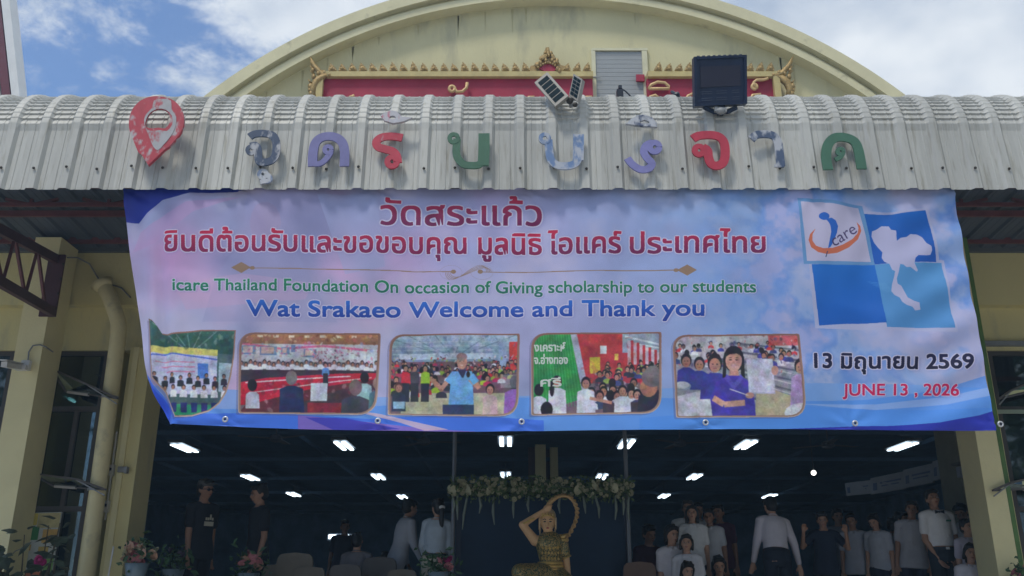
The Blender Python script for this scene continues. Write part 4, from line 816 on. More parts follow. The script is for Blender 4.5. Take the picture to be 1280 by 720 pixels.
def ribbon_letter(name, strokes_, mat, label, cx_=None, cy_=None):
    allp = [p for st_, w in strokes_ for p in st_]; cx_ = sum(p[0] for p in allp) / len(allp); cy_ = sum(p[1] for p in allp) / len(allp); p0 = U(cx_, cy_, YF); b = MB()
    for j, (st_, w) in enumerate(strokes_):
        q = [U(x, y, YF) - p0 for x, y in crom(st_)]; hw = w * .56 * (U(cx_ + 1, cy_, YF).x - p0.x); n_ = len(q); vs = []
        for i, p in enumerate(q):
            d = (q[min(i + 1, n_ - 1)] - q[max(i - 1, 0)]); d.y = 0; d.normalize(); m_ = Vector((-d.z, 0, d.x)) * hw
            for y in (0, -.014 - .0012 * j): vs += [Vector((p.x, y, p.z)) + m_, Vector((p.x, y, p.z)) - m_]
        fs = []
        for i in range(n_ - 1): a = i * 4; c = a + 4; fs += [(a, a + 1, c + 1, c), (a + 2, c + 2, c + 3, a + 3), (a, c, c + 2, a + 2), (a + 1, a + 3, c + 3, c + 1)]
        e = (n_ - 1) * 4; fs += [(0, 2, 3, 1), (e, e + 1, e + 3, e + 2)]; b.add(vs, fs)
    o = b.build(name, mat); o.location = p0; o.rotation_euler = (R(-5), 0, 0); return tag(o, label, 'sign letter', 'painted cut-out letters along the canopy')
ring = lambda x, y, rr__, a0=0: [(x + rr__ * math.cos(R(a0 + t)), y + rr__ * math.sin(R(a0 + t))) for t in range(0, 361, 45)]
ribbon_letter('sign_letter', [([(312, 171), (318, 167.5), (329, 166.5), (339, 168.5), (344, 174), (346, 184), (345, 195), (340, 202), (331, 204.5), (325, 203), (323.5, 196), (322.5, 187), (319, 182.5), (313, 183.5)], 9), (ring(314.5, 188.5, 4.6), 4.6)], pm('navy_peel', (.03, .055, .11), (.36, .37, .40), .56), 'peeling navy curled letter right of the map pin')
ribbon_letter('sign_letter', [([(391.5, 209.5), (391.5, 192), (395, 178), (404, 171), (418, 171), (427.5, 178), (431, 190), (431, 209.5)], 10.5), ([(391, 206), (401, 206), (409, 199), (414, 191)], 6.5), (ring(410.5, 188, 4.4), 5)], pm('violet_paint', (.15, .15, .34), GREY, .74), 'violet arch letter with a small inner loop on the left')
ribbon_letter('sign_letter', [([(503, 172), (490, 170), (477, 171.5), (470.5, 177.5), (473, 184), (482, 187), (491, 190), (496, 196), (497.5, 205)], 9.5), (ring(490.5, 203.5, 6), 6.5)], pm('red_paint', (.42, .03, .06), GREY, .70), 'red hooked letter under the pale loose mark')
ribbon_letter('sign_letter', [([(571.5, 174), (570.5, 186), (571.5, 197), (578, 206), (586, 208.5), (598, 208), (604, 202)], 8.5), ([(605, 167), (605, 190), (604, 209)], 12.5), (ring(567.3, 173.2, 5.3), 4.8)], pm('green_letter', (.045, .13, .08), GREY, .74), 'dark green U shaped letter left of the middle')
ribbon_letter('sign_letter', [([(685.5, 175), (686.5, 190), (689, 202), (697, 208.5), (709, 209.5), (719, 206), (723, 198)], 9), ([(723, 168), (723, 186), (722.5, 202)], 12), (ring(681, 173.5, 5.3), 4.6)], pm('blue_peel', (.12, .20, .37), (.38, .41, .47), .50), 'pale peeling blue U shaped letter right of the middle')
ribbon_letter('sign_letter', [([(784, 199), (790, 207), (800, 213.5), (810, 212.5), (814.5, 206), (808, 198), (804.5, 190), (808, 182), (816, 178.5)], 8.5), (ring(818, 184.5, 6), 7)], pm('violet_paint2', (.19, .19, .42), GREY, .74), 'violet letter hanging crooked')
ribbon_letter('sign_letter', [([(866, 173.5), (874, 169.5), (888, 168.5), (899, 171), (905, 179), (906, 194), (903, 205), (895, 209), (888, 206), (885, 197), (884, 189), (878, 184.5)], 10), (ring(873.5, 189, 5.5), 6.5)], pm('red_paint2', (.42, .03, .06), GREY, .74), 'red curled letter below the floodlight')
ribbon_letter('sign_letter', [([(939, 174), (946, 168.5), (958, 167.5), (968, 170.5), (972.5, 180), (974, 195), (975, 209)], 9.5), ([(967, 209), (979, 209)], 3.5)], pm('silver_peel', (.06, .09, .16), (.40, .42, .46), .50), 'narrow hooked letter with peeling silver and navy paint')
ribbon_letter('sign_letter', [([(1034, 214), (1032, 197), (1034.5, 182), (1043, 172.5), (1056, 171.5), (1068, 177), (1073, 190), (1076, 213)], 11), ([(1043, 201), (1050, 197.5), (1053, 193)], 5), (ring(1050, 190.5, 3.8), 4.6)], pm('green_letter2', (.05, .14, .09), GREY, .78), 'dark green arch letter, last on the right')
ribbon_letter('sign_mark', [(ring(329, 218.5, 4.6), 4.8), ([(333, 218), (338, 223), (337, 227), (330, 228), (326, 229)], 5.5)], pm('blue_grey_peel', (.14, .19, .30), (.42, .44, .48), .44), 'small loose pale mark below the peeling navy letter')
def outline_sign(name, outer, holes, cx_, cy_, mat, label, cat, Yo=YF, th=.025, grp=None):
    p0 = U(cx_, cy_, Yo); f_ = lambda L_: [(U(x, y, Yo).x - p0.x, U(x, y, Yo).z - p0.z) for x, y in L_]
    b = MB(); b.prism(f_(outer), [f_(h) for h in holes], 0, -th); o = b.build(name, mat); o.location = p0; o.rotation_euler = (R(-5), 0, 0); return tag(o, label, cat, grp)
E8 = lambda cx_, cy_, rx, ry, a0=0, a1=360, n=20, rot=0: [(cx_ + rx * math.cos(R(a)) * math.cos(R(rot)) - ry * math.sin(R(a)) * math.sin(R(rot)), cy_ + rx * math.cos(R(a)) * math.sin(R(rot)) + ry * math.sin(R(a)) * math.cos(R(rot))) for a in np.linspace(a0, a1, n, endpoint=(a1 - a0) < 360)]
outline_sign('sign_mark', [(476, 146), (482, 142.5), (490, 139.5), (496, 141), (503, 148), (516, 149), (505, 154), (492, 156.5), (481, 153)], [E8(491, 149, 4, 2.4)], 495, 149, pm('pale_mark', (.42, .42, .46), (.45, .12, .18), .60), 'pale oval mark above the red hooked letter', 'sign letter', grp='painted cut-out letters along the canopy')
outline_sign('sign_mark', [(782, 157), (789, 150), (797, 145.5), (806, 145), (815, 149), (820, 155), (821, 161), (805, 160)], [[(799, 154), (805, 151.5), (811, 154), (811, 156.5), (800, 156)]], 803, 154, pm('pale_mark2', (.40, .42, .46), (.06, .08, .14), .53), 'pale half moon mark above the crooked violet letter', 'sign letter', grp='painted cut-out letters along the canopy')
# map pin: 163..231 x 122..210
tear = [(188, 210), (180, 197), (170, 181), (164, 166), (163, 152), (167, 138), (177, 127), (190, 122), (203, 122), (216, 126), (226, 135), (231, 148), (230, 162), (222, 176), (208, 190)]
def smooth(L_, k=3):
    out = []; n = len(L_)
    for i in range(n):
        p0, p1, p2, p3 = [L_[(i + d) % n] for d in (-1, 0, 1, 2)]
        for s in range(k):
            t = s / k; out.append(tuple(.5 * (2 * p1[a] + (p2[a] - p0[a]) * t + (2 * p0[a] - 5 * p1[a] + 4 * p2[a] - p3[a]) * t * t + (3 * p1[a] - p0[a] - 3 * p2[a] + p3[a]) * t ** 3) for a in (0, 1)))
    return out
tear_s = [tear[0]] + smooth(tear[1:], 3)[:-2]
hole = smooth([(183, 153), (187, 143), (196, 137), (206, 138), (213, 145), (214, 155), (208, 163), (200, 162), (192, 163), (184, 161)], 2)
pin = outline_sign('map_pin_sign', tear_s, [hole], 197, 160, pm('pin_red', (.42, .05, .07), (.42, .42, .44), .58), 'large red teardrop map pin sign with peeling paint', 'sign', Yo=D - .09, th=.03)
pin.rotation_euler = (R(-3), 0, 0)
ins_ = MB(); Yi = D - .121 - .0
p0 = U(197, 160, D - .09); f_ = lambda L_: [(U(x, y, Yi).x - p0.x, U(x, y, Yi).z - p0.z) for x, y in L_]
inner = smooth([(182, 160), (187, 172), (192, 184), (198, 189), (205, 182), (213, 172), (219, 160), (220, 146), (214, 136), (213, 125), (203, 122.8), (192, 125), (190, 134), (183, 142), (180, 150)], 2)
ins_.prism(f_(inner), [[(x, z) for x, z in f_([(197.5 + (x - 197.5) * 1.10, 150 + (y - 150) * 1.10) for x, y in hole])]], -.0305, -.0335)
ii = ins_.mesh('pin_face', pm('pin_grey', (.36, .36, .38), (.42, .05, .07), .64)); put('pin_face', ii, local(pin), (0, 0, 0))

# ------------------------------------------------------------ solar lights and floodlight on the canopy
m_cell = M('solar_cell', (.006, .018, .026), .5, var=.3, scale=20, spec=.03)
def solar(name, corners, nr, nc, label, Y):
    P = [U(x, y, yy) for (x, y, yy) in corners]; P[2] = P[1] + P[3] - P[0]; o = thing(name, label, 'solar light', (P[0] + P[2]) / 2, 'solar lights on the canopy edge')   # tl,tr,br,bl
    n = (P[1] - P[0]).cross(P[3] - P[0]).normalized();  n = n if n.y < 0 else -n
    b = MB(); q = [p + n * .0 for p in P]; r = [p - n * .035 for p in P]; b.add(q + r, [(0, 1, 2, 3), (7, 6, 5, 4), (0, 4, 5, 1), (1, 5, 6, 2), (2, 6, 7, 3), (3, 7, 4, 0)]); b.build('panel_frame', M('cream_plastic', (.25, .24, .215), .5), o)
    for i in range(nr):
        for j in range(nc):
            u0, u1 = .10 + .80 * (j + .06) / nc, .10 + .80 * (j + .94) / nc; v0, v1 = .07 + .86 * (i + .09) / nr, .07 + .86 * (i + .91) / nr
            L_ = lambda u, v: (P[0] * (1 - u) + P[1] * u) * (1 - v) + (P[3] * (1 - u) + P[2] * u) * v
            k = [L_(u0, v0), L_(u1, v0), L_(u1, v1), L_(u0, v1)]; b = MB(); b.add([p + n * .003 for p in k] + [p + n * .0005 for p in k], [(0, 1, 2, 3), (0, 4, 5, 1), (1, 5, 6, 2), (2, 6, 7, 3), (3, 7, 4, 0)]); b.build('cell', m_cell, o)
    return o
Yp = 6.46
s1 = solar('solar_lamp', [(668, 103, Yp + .12), (684, 90, Yp + .1), (712, 119, Yp - .04), (694, 133, Yp - .02)], 5, 1, 'wide tilted solar panel clamped to the canopy edge', Yp)
s2 = solar('solar_lamp', [(717, 92, Yp + .1), (728, 99, Yp - .0), (722, 126, Yp - .04), (711, 119, Yp + .06)], 5, 2, 'narrow solar panel turned sideways beside the wide one', Yp)
b = MB(); b.tube([U(704, 121, Yp + .06), U(713, 127, Yp + .04), U(719, 122, Yp + .08)], .018, 8); b.tube([U(713, 127, Yp + .04), U(714, 134, Yp + .08)], .016, 8); b.build('bracket', m_grey, s1)
b = MB(); b.ell(U(712, 126, Yp), (.03, .025, .03), 8, 6); b.ell(U(719, 131, Yp), (.022, .02, .02), 8, 6); b.build('clamp', m_screw, s1)
fl = thing('floodlight', 'big dark blue square floodlight standing on the canopy edge', 'floodlight', U(901, 134, 6.46))
m_fl = M('navy_housing', (.010, .022, .06), .4, var=.2, scale=8)
# front face tilted a little downwards
P = [U(867, 71.5, 6.34), U(933, 69, 6.34), U(933.5, 130, 6.46), U(868, 133.5, 6.46)]; n = (P[1] - P[0]).cross(P[3] - P[0]).normalized(); n = n if n.y < 0 else -n
def slab(P, n, t0, t1, name, m, par): b = MB(); b.add([p + n * t0 for p in P] + [p + n * t1 for p in P], [(0, 1, 2, 3), (7, 6, 5, 4), (0, 4, 5, 1), (1, 5, 6, 2), (2, 6, 7, 3), (3, 7, 4, 0)]); return b.build(name, m, par)
def sub(P, u0, v0, u1, v1): L_ = lambda u, v: (P[0] * (1 - u) + P[1] * u) * (1 - v) + (P[3] * (1 - u) + P[2] * u) * v; return [L_(u0, v0), L_(u1, v0), L_(u1, v1), L_(u0, v1)]
slab(P, n, 0, -.07, 'housing', m_fl, fl)
for q_ in ((0, 0, 1, .05), (0, .95, 1, 1), (0, .05, .05, .95), (.95, .05, 1, .95)): slab(sub(P, *q_), n, .001, .015, 'bezel', m_fl, fl)
slab(sub(P, .12, .2, .88, .62), n, .001, .006, 'lens', M('lamp_lens', (.030, .030, .055), .3), fl)
for k in range(5):
    for a, c in ((.14, .34), (.42, .62), (.72, .86)):
        if (k + int(a * 10)) % 3: slab(sub(P, a, .70 + k * .045, c, .712 + k * .045), n, .001, .003, 'rating_line', M('faint_print', (.06, .075, .12), .5), fl)
for k in range(9): slab(sub(P, .06 + k * .1, -.02, .11 + k * .1, .0), n, .012, -.05, 'fin', M('fin_grey', (.10, .12, .15), .5), fl)
b = MB(); a = U(880, 134, 6.50); c = U(921, 134, 6.50); m1 = U(893, 140, 6.52); m2 = U(909, 140, 6.52); b.tube([a, m1, m2, c], .02, 6); b.beam(U(901, 128, 6.53), U(901, 142, 6.53), .12, .05); b.build('bracket', m_fl, fl)
b = MB(); b.beam(U(893, 137, 6.47), U(908, 138, 6.47), .03, .04); b.ell(U(901, 139, 6.46), (.04, .03, .03)); b.build('bracket_clip', m_grey, fl)
o = thing('junction_case', 'small black case with a cable on the canopy before the grey door', 'box', U(775, 121, 7.1))
b = MB(); pxbox(b, 771.5, 111, 779, 122, 7.1, .06); b.box(U(775, 110, 7.13), (.03, .05, .03)); b.build('case', m_black, o); b = MB(); b.tube([U(777, 111, 7.12), U(782, 114, 7.12), U(787, 119, 7.12), U(790, 123, 7.12)], .007, 6); b.build('cable', m_black, o)
o = thing('cable_sensor', 'small dark sensor with drooping cable left of the floodlight', 'sensor', U(850, 132, 6.8))
b = MB(); b.tube([U(840, 115, 6.9), U(843, 117, 6.85), U(847, 121, 6.8), U(848, 130, 6.75)], .016, 6); b.build('cable', m_black, o); b = MB(); b.box(U(849.5, 131, 6.74), (.035, .04, .04)); b.ell(U(846, 119, 6.8), (.03, .03, .03), 8, 6); b.build('sensor_head', m_black, o)

# ------------------------------------------------------------ neighbouring roof corner top left
YNb = 14
no = thing('neighbour_roof', 'steep white and maroon roof verge of the neighbouring temple, top left corner', 'roof', U(0, 120, YNb))
def strip(L_, y, d, name, m): b = MB(); b.prism([(U(x, yy, y).x, U(x, yy, y).z) for x, yy in L_], [], y, y + d); b.build(name, m, no)
strip([(-13, -130), (-2, -130), (25, 125), (30, 160), (14, 160), (15, 125)][0:6], YNb, .3, 'verge_board', m_white)
strip([(-28, -130), (-14.5, -130), (13.5, 125), (14, 160), (0, 160), (3, 125)], YNb + .02, .3, 'verge_stripe', M('maroon_paint', (.12, .02, .03), .5))
strip([(-60, -130), (-29, -130), (1.5, 125), (0, 160), (-60, 160)], YNb + .05, .3, 'gable_board', M('grey_board', (.42, .42, .42), .6))

V = Vector
# ------------------------------------------------------------ hall lights, fans, notices
m_glow = emit('lamp_glow', (.74, .90, 1.0), 2.2)
HL = M('lamp_housing', (.10, .12, .15), .5)
lb = MB().box((0, 0, .05), (.30, 1.16, .06)).mesh('housing', HL); db = MB().box((0, 0, 0), (.075, .98, .02)).mesh('diffuser', m_glow)
LZ = HC - .32
def at_z(px, py, z):
    p = U(px, py, 1.0); d = p - Vector((0, 0, CZ)); t = (z - CZ) / d.z; return Vector((d.x * t, d.y * t, z))
spots = [(257, 560, 'front row, leftmost above the man in the cap'), (430, 557, 'front row, second from the left'), (632, 552, 'front row, just left of the central columns'), (783, 555, 'front row, behind the right garland pole'), (932, 556, 'front row, above the man in the white shirt'),
         (1128, 558, 'front row, far right above the notices'), (313, 597, 'second row, above the man in the black polo'), (473, 596, 'second row, left of the garland pole'), (632, 594, 'second row, just above the garland left part'), (752, 596, 'second row, just above the garland right part'),
         (868, 596, 'second row, above the seated pupils'), (367, 618, 'third row, right of the man in the black polo'), (503, 621, 'third row, above the woman in grey'), (830, 620, 'third row, left of the balding man'), (962, 620, 'third row, just over the head of the man in white')]
for i, (x, y, w) in enumerate(spots):
    if y == 560: x = 231
    p = at_z(x, y, LZ); o = thing('ceiling_light', 'lit twin tube light, ' + w, 'ceiling light', p, 'lit ceiling lights in rows')
    put('housing', lb, o, p); [put('diffuser', db, o, p + Vector((s * .075, 0, -.01))) for s in (-1, 1)]
    b = MB(); b.tube([p + Vector((0, 0, .08)), p + Vector((0, 0, HC - LZ))], .008, 5); b.build('hanger', HL, o)
p = U(1017, 591, 16); o = thing('bulb_lamp', 'round glowing bulb hanging in the dark hall on the right', 'lamp', p); b = MB(); b.ell(p, (.045, .045, .045)); b.build('bulb', emit('bulb_glow', (1, .97, .9), 1.6), o, smooth=True); b = MB(); b.tube([p + Vector((0, 0, .05)), Vector((p.x, p.y, HC - .003))], .01, 5); b.build('cord', HL, o)
p = U(424, 671, 17); o = thing('tube_cluster', 'pair of small bright lamps low in the hall behind the seated man', 'lamp', p, None)
for s in (-.11, .1): b = MB(); b.box(p + Vector((s, 0, 0)), (.16, .05, .07)); b.build('lamp_tube', m_glow, o)
b = MB(); b.box(p + Vector((0, .06, 0)), (.45, .05, .12)); b.build('lamp_box', HL, o)
m_fan = M('fan_steel', (.12, .14, .18), .5)
for x, y, w in ((345, 548, 'left of the second light'), (530, 552, 'right of the second light'), (850, 554, 'left of the light over the bending man'), (1035, 556, 'above the round bulb')):
    p = at_z(x, y, HC - .62); o = thing('ceiling_fan', 'dim three blade ceiling fan ' + w, 'fan', p, 'ceiling fans in the dark hall')
    b = MB(); b.loft([((p.x, p.y, p.z - .06), .05, .05), ((p.x, p.y, p.z - .03), .11, .11), ((p.x, p.y, p.z + .04), .10, .10), ((p.x, p.y, p.z + .07), .03, .03)]); b.build('motor', m_fan, o)
    b = MB(); b.tube([p + Vector((0, 0, .05)), Vector((p.x, p.y, HC - .003))], .014, 6); b.build('rod', m_fan, o)
    for k in range(3): a = k * 2.094 + x; d = Vector((math.cos(a), math.sin(a), 0)); b = MB(); b.beam(p + d * .1, p + d * .62, .12, .008); b.build('blade', m_fan, o)
m_note = M('notice_white', (.34, .36, .42), .6); m_ink = M('notice_ink', (.08, .12, .26), .6)
nn = thing('notice_strip', 'slanting row of four pale notice boards on the right side of the hall', 'notice boards', U(1126, 600, 15))
nts = [(1056, 604, 1088, 600, 1088, 617, 1058, 620, 17.5, 16.2), (1088, 598, 1130, 589, 1130, 611, 1089, 618, 16.1, 14.8), (1129, 587.5, 1166, 579, 1166, 603, 1130, 610, 14.7, 13.6), (1165, 577, 1194, 568, 1195, 593, 1166, 601, 13.5, 12.6)]
for (x0, y0, x1, y1, x2, y2, x3, y3, ya, yb) in nts:
    P = [U(x0, y0, ya), U(x1, y1, yb), U(x2, y2, yb), U(x3, y3, ya)]; n = (P[1] - P[0]).cross(P[3] - P[0]).normalized(); n = n if n.dot(V((0, 0, CZ)) - P[0]) > 0 else -n
    bd = slab(P, n, 0, -.03, 'notice_board', m_note, nn)
    for q_ in ((.30, .36, .92, .46), (.34, .56, .86, .64)): slab(sub(P, *q_), n, .001, .004, 'text_line', m_ink, bd)
    q_ = sub(P, .08, .35, .2, .8); slab(q_, n, .001, .005, 'emblem', M('emblem_blue', (.04, .08, .22), .5), bd)
pw = U(1192, 538, 12.3)
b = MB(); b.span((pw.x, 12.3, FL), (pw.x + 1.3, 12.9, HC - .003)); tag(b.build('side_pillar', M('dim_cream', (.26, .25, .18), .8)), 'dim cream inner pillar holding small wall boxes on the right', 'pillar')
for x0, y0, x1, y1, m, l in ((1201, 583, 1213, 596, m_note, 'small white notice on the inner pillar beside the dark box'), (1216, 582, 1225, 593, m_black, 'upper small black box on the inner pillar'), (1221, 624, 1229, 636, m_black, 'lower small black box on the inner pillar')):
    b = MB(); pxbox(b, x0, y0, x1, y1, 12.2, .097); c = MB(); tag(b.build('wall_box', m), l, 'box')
b = MB(); pxbox(b, 1198, 577, 1228, 580, 12.0, .2); tag(b.build('wall_shelf', M('shelf', (.16, .15, .12), .7)), 'thin shelf above the small boxes on the inner pillar', 'shelf')

# ------------------------------------------------------------ garland frame
m_pole = M('pole_steel', (.15, .16, .18), .4, .4)
YGd = 10.75
gf = thing('garland_arch', 'flower garland bar on two slim poles behind the statue', 'garland', (U(676, 610, YGd).x, YGd, FL))
for x in (567.5, 783): p = U(x, 600, YGd); b = MB(); b.tube([(p.x, YGd, FL), (p.x, YGd, Z_WIN)], .026, 8); b.build('pole', m_pole, gf)
gl, gr = U(563, 611, YGd), U(789, 611, YGd)
b = MB(); b.beam((gl.x, YGd, gl.z), (gr.x, YGd, gr.z), .05, .05); b.build('cross_bar', m_pole, gf)
random.seed(11)
def leafcloud(n, fn, ls, wide=.45):
    b = MB()
    for i in range(n):
        c = fn(); d = Vector((random.gauss(0, 1), random.gauss(0, 1), random.gauss(0, .8))).normalized(); w = d.orthogonal().normalized(); w = Matrix.Rotation(random.uniform(0, 6.28), 3, d) @ w; l = ls * random.uniform(.6, 1.3); n_ = d.cross(w) * .12 * l
        b.add([c, c + d * l * .5 + w * l * wide * .5 + n_, c + d * l, c + d * l * .5 - w * l * wide * .5 + n_], [(0, 1, 2, 3)])
    return b
gfn = lambda: Vector((random.uniform(gl.x, gr.x), YGd - .04 + random.gauss(0, .05), gl.z + max(-.13, min(.13, random.gauss(0, .06)))))
o = leafcloud(2600, gfn, .06).build('leaves', M('garland_leaf', (.10, .16, .06), .6, var=.4, scale=9), gf, fix=False); o['kind'] = 'stuff'
def rose(r, seed=0):
    b = MB(); rn = random.Random(seed); b.ell((0, 0, 0), (r * .42, r * .42, r * .5), 7, 5)
    for ring, (k, rad, tilt) in enumerate(((4, .5, .25), (5, .75, .6), (6, 1.0, 1.0))):
        for i in range(k):
            a = 2 * math.pi * (i + .5 * ring) / k + rn.uniform(-.1, .1); d = Vector((math.cos(a), math.sin(a), 0)); t = Vector((-math.sin(a), math.cos(a), 0)); z = Vector((0, 0, 1))
            w = rad * r * .62; base = d * r * .18 * rad - z * r * .3; top = d * rad * r * (.55 + .45 * tilt) + z * r * (.55 - .5 * tilt); mid = d * rad * r * .72 + z * r * (.2 - .3 * tilt)
            b.add([base - t * w * .4, base + t * w * .4, mid + t * w, mid - t * w, top + t * w * .6, top - t * w * .6], [(0, 1, 2, 3), (3, 2, 4, 5)])
    return b
m_fl1 = M('flower_cream', (.46, .45, .30), .6, var=.15); m_fl2 = M('flower_pink', (.48, .17, .19), .6, var=.2); m_fl3 = M('flower_peach', (.50, .30, .21), .6, var=.2); m_fl4 = M('flower_magenta', (.42, .02, .16), .6, var=.2)
rm = rose(.06, 1).mesh('bloom', m_fl1, fix=False); rs = rose(.026, 2).mesh('bloom', m_fl1, fix=False)
for x in (580, 588, 609, 612, 646, 724, 744, 770, 783, 566): put('bloom', rm, gf, U(x + random.uniform(-3, 3), random.uniform(603, 613), YGd - .12), (R(70), 0, random.uniform(0, 6)))
for k in range(170): p = gfn(); put('bloom', rs, gf, (p.x, YGd - .11, p.z), (R(random.uniform(50, 110)), 0, random.uniform(-.6, .6)), (random.uniform(.6, 1.2),) * 3)
m_strand = M('pale_strand', (.20, .24, .20), .7)
for x, l, dx in ((566, 22, -1), (572, 30, 0), (584, 42, -6), (599, 22, 0), (617, 36, 1), (642, 28, 0), (661, 20, 0), (700, 22, 0), (729, 22, 3), (744, 28, 5), (769, 30, 0), (779, 24, 0), (786, 30, 0)):
    p = U(x, 620, YGd - .05); q = U(x + dx, 620 + l, YGd - .05); b = MB(); m_ = p.lerp(q, .55) + Vector((random.uniform(-.02, .03), 0, 0)); b.tube([p, m_, q], [.012, .018, .006], 5); b.build('hanging_strand', m_strand, gf)
p0, p1 = U(574, 612, YGd + .1), U(782, 612, YGd + .1)
bk = thing('backdrop_board', 'plain dark navy backdrop board behind the statue', 'backdrop', ((p0.x + p1.x) / 2, YGd + .1, FL))
b = MB(); b.span((p0.x, YGd + .1, FL + .003), (p1.x, YGd + .14, p0.z)); b.build('board', M('navy_board', (.008, .028, .065), .7, var=.15), bk)
for x in (p0.x, p1.x): b = MB(); b.span((x - .03, YGd + .09, FL + .002), (x + .03, YGd + .15, p0.z + .02)); b.build('board_frame', M('navy_frame', (.02, .03, .06), .5), bk)

# ------------------------------------------------------------ bodies
def remesh(mb, vox, name, mat, parent, it=3, label=None):
    me = mb.mesh('tmp', None); o = bpy.data.objects.new('tmp', me); COL.objects.link(o)
    m = o.modifiers.new('r', 'REMESH'); m.mode = 'VOXEL'; m.voxel_size = vox; m.use_smooth_shade = True
    s = o.modifiers.new('s', 'SMOOTH'); s.iterations = it; s.factor = .5
    dg = bpy.context.evaluated_depsgraph_get(); nm = bpy.data.meshes.new_from_object(o.evaluated_get(dg)); bpy.data.objects.remove(o); bpy.data.meshes.remove(me)
    off = ORG.get(parent.as_pointer(), V((0, 0, 0)))
    if off.length > 0: nm.transform(Matrix.Translation(-off))
    nm.name = name; nm.materials.clear(); nm.materials.append(mat); ob = bpy.data.objects.new(name, nm); COL.objects.link(ob); ob.parent = parent
    if label: ob['label'] = label
    return ob
V = Vector
def hand(b, w, d, side, r=1.0):
    """palm, four curled fingers and a thumb beyond wrist w along direction d"""
    d = d.normalized(); s = V((1, 0, 0)) if abs(d.x) < .8 else V((0, 0, 1)); s = (s - d * d.dot(s)).normalized(); n = d.cross(s)
    if n.y > 0: n = -n
    c = w + d * .05; rot = Matrix((s, n, d)).transposed(); b.ell(c, (.038 * r, .017 * r, .052 * r), 10, 7, rot)
    for k, l in enumerate((.066, .078, .074, .058)):
        p = w + d * .088 + s * (k - 1.5) * .019 * (1 if side > 0 else -1); q = p + d * l * .5 + n * .010; e = q + d * l * .38 + n * .026; b.cap(p - d * .012, q, .0095, .0085, 6); b.cap(q, e, .0085, .007, 6)
    p = w + d * .03 - s * .03 * side; q = p + d * .035 - s * .022 * side + n * .01; b.cap(p, q, .012, .010, 6); b.cap(q, q + d * .03 + n * .012 - s * .004 * side, .0095, .008, 6)
def person(label, px, py, Y, yaw=0, pose='stand', lean=0, side=0, tilt=0, nod=0, hy=0, h=None, arms=None, shirt=(.42, .44, .48), sleeve='short', pants=(.02, .025, .04), skin=None, hair='short',
           hcol=None, collar=None, skirt=False, hem=.10, cap=False, glasses=False, bow=False, floor=FL, group=None, male=True, mask=False, badge=False, print_=False, vox=.0095, belt=None, heft=1.0, torso_yaw=0):
    """px,py: photo pixel of the top of the head"""
    rq = random.Random(label + 'q')
    if lean == 0: lean = rq.uniform(-3, 5); side = rq.uniform(-4, 4); torso_yaw = rq.uniform(-6, 6)
    if nod == 0: nod = rq.uniform(-4, 10); hy += rq.uniform(-12, 12)
    if tilt == 0: tilt = rq.uniform(-8, 8)
    top = U(px, py, Y); H0 = {'stand': 1.72, 'sit': 1.30, 'floor': .94}[pose]; k = h / 1.72 if h else (top.z - floor) / (H0 - (1 - math.cos(R(lean))) * .75)
    o = thing('person', label, 'person', (top.x, Y, floor), group, R(yaw), k); local(o)
    hipz = {'stand': .92, 'sit': .50, 'floor': .14}[pose]; HP = V((0, 0, hipz)); dz = hipz - .92
    T = Matrix.Translation(HP) @ Matrix.Rotation(R(side), 4, 'Y') @ Matrix.Rotation(R(lean), 4, 'X') @ Matrix.Rotation(R(torso_yaw), 4, 'Z') @ Matrix.Translation(-V((0, 0, .92)))
    NK = V((0, .005, 1.49)); HD = T @ Matrix.Translation(NK) @ Matrix.Rotation(R(hy), 4, 'Z') @ Matrix.Rotation(R(nod), 4, 'X') @ Matrix.Rotation(R(tilt), 4, 'Y') @ Matrix.Translation(-NK)
    # shift so that the head top falls where it was read
    tp = HD @ V((0, 0, 1.72)); sh = Matrix.Rotation(R(yaw), 3, 'Z') @ V((tp.x, tp.y, 0)) * k; o.location -= V((sh.x, sh.y, 0))
    rp0 = random.Random(label + 'p')
    sk = {None: m_skin, 'tan': m_skin2}[skin]
    def tr(mb, A): mb.v = [A @ v for v in mb.v]; return mb
    def merge(*ms):
        r = MB()
        for m in ms: r.add(m.v, m.f)
        return r
    shw = .166 if male else .150; w_ = heft
    def torso(g, z0=.84, z1=1.50, bust=0 if male else .018):
        b = MB(); S_ = [(.84, .155, .105), (.93, .168, .112), (1.03, .145 if not male else .15, .10), (1.12, .132 if not male else .145, .097), (1.25, .155, .108 + bust), (1.35, .160 if male else .148, .108 + bust * .5), (1.41, .145 if male else .132, .088), (1.45, .10, .068), (1.475, .06, .055)]
        b.loft([((0, .008 if z > 1.2 else 0, z), (rx + g) * w_, (ry + g) * w_) for z, rx, ry in S_ if z0 <= z <= z1], 20)
        for s in (-1, 1): b.cap((s * .09, 0, 1.405), (s * shw * w_, .0, 1.39), .058 + g, .052 + g)
        return b
    # arms
    arms = arms or (((-.12, .02, -1), (-.05, -.2, -1)), ((.12, .02, -1), (.05, -.2, -1)))
    AP = []
    for s, (d1, d2) in zip((-1, 1), arms):
        S0 = V((s * shw * w_, 0, 1.39)); E0 = S0 + V(d1).normalized() * .285; W0 = E0 + V(d2).normalized() * .25; AP.append((S0, E0, W0, V(d2).normalized()))
    hd = MB(); hd.ell((0, .012, 1.622), (.074, .092, .098), 16, 12); hd.ell((0, -.022, 1.565), (.056, .062, .062), 14, 10); hd.ell((0, -.05, 1.522), (.026, .024, .02)); hd.cap((0, -.086, 1.612), (0, -.100, 1.585), .009, .015, 8)
    for s in (-1, 1): hd.ell((s * .076, .012, 1.598), (.010, .02, .031)); hd.ell((s * .030, -.066, 1.583), (.022, .018, .02)); hd.ell((s * .03, -.070, 1.632), (.026, .016, .011))
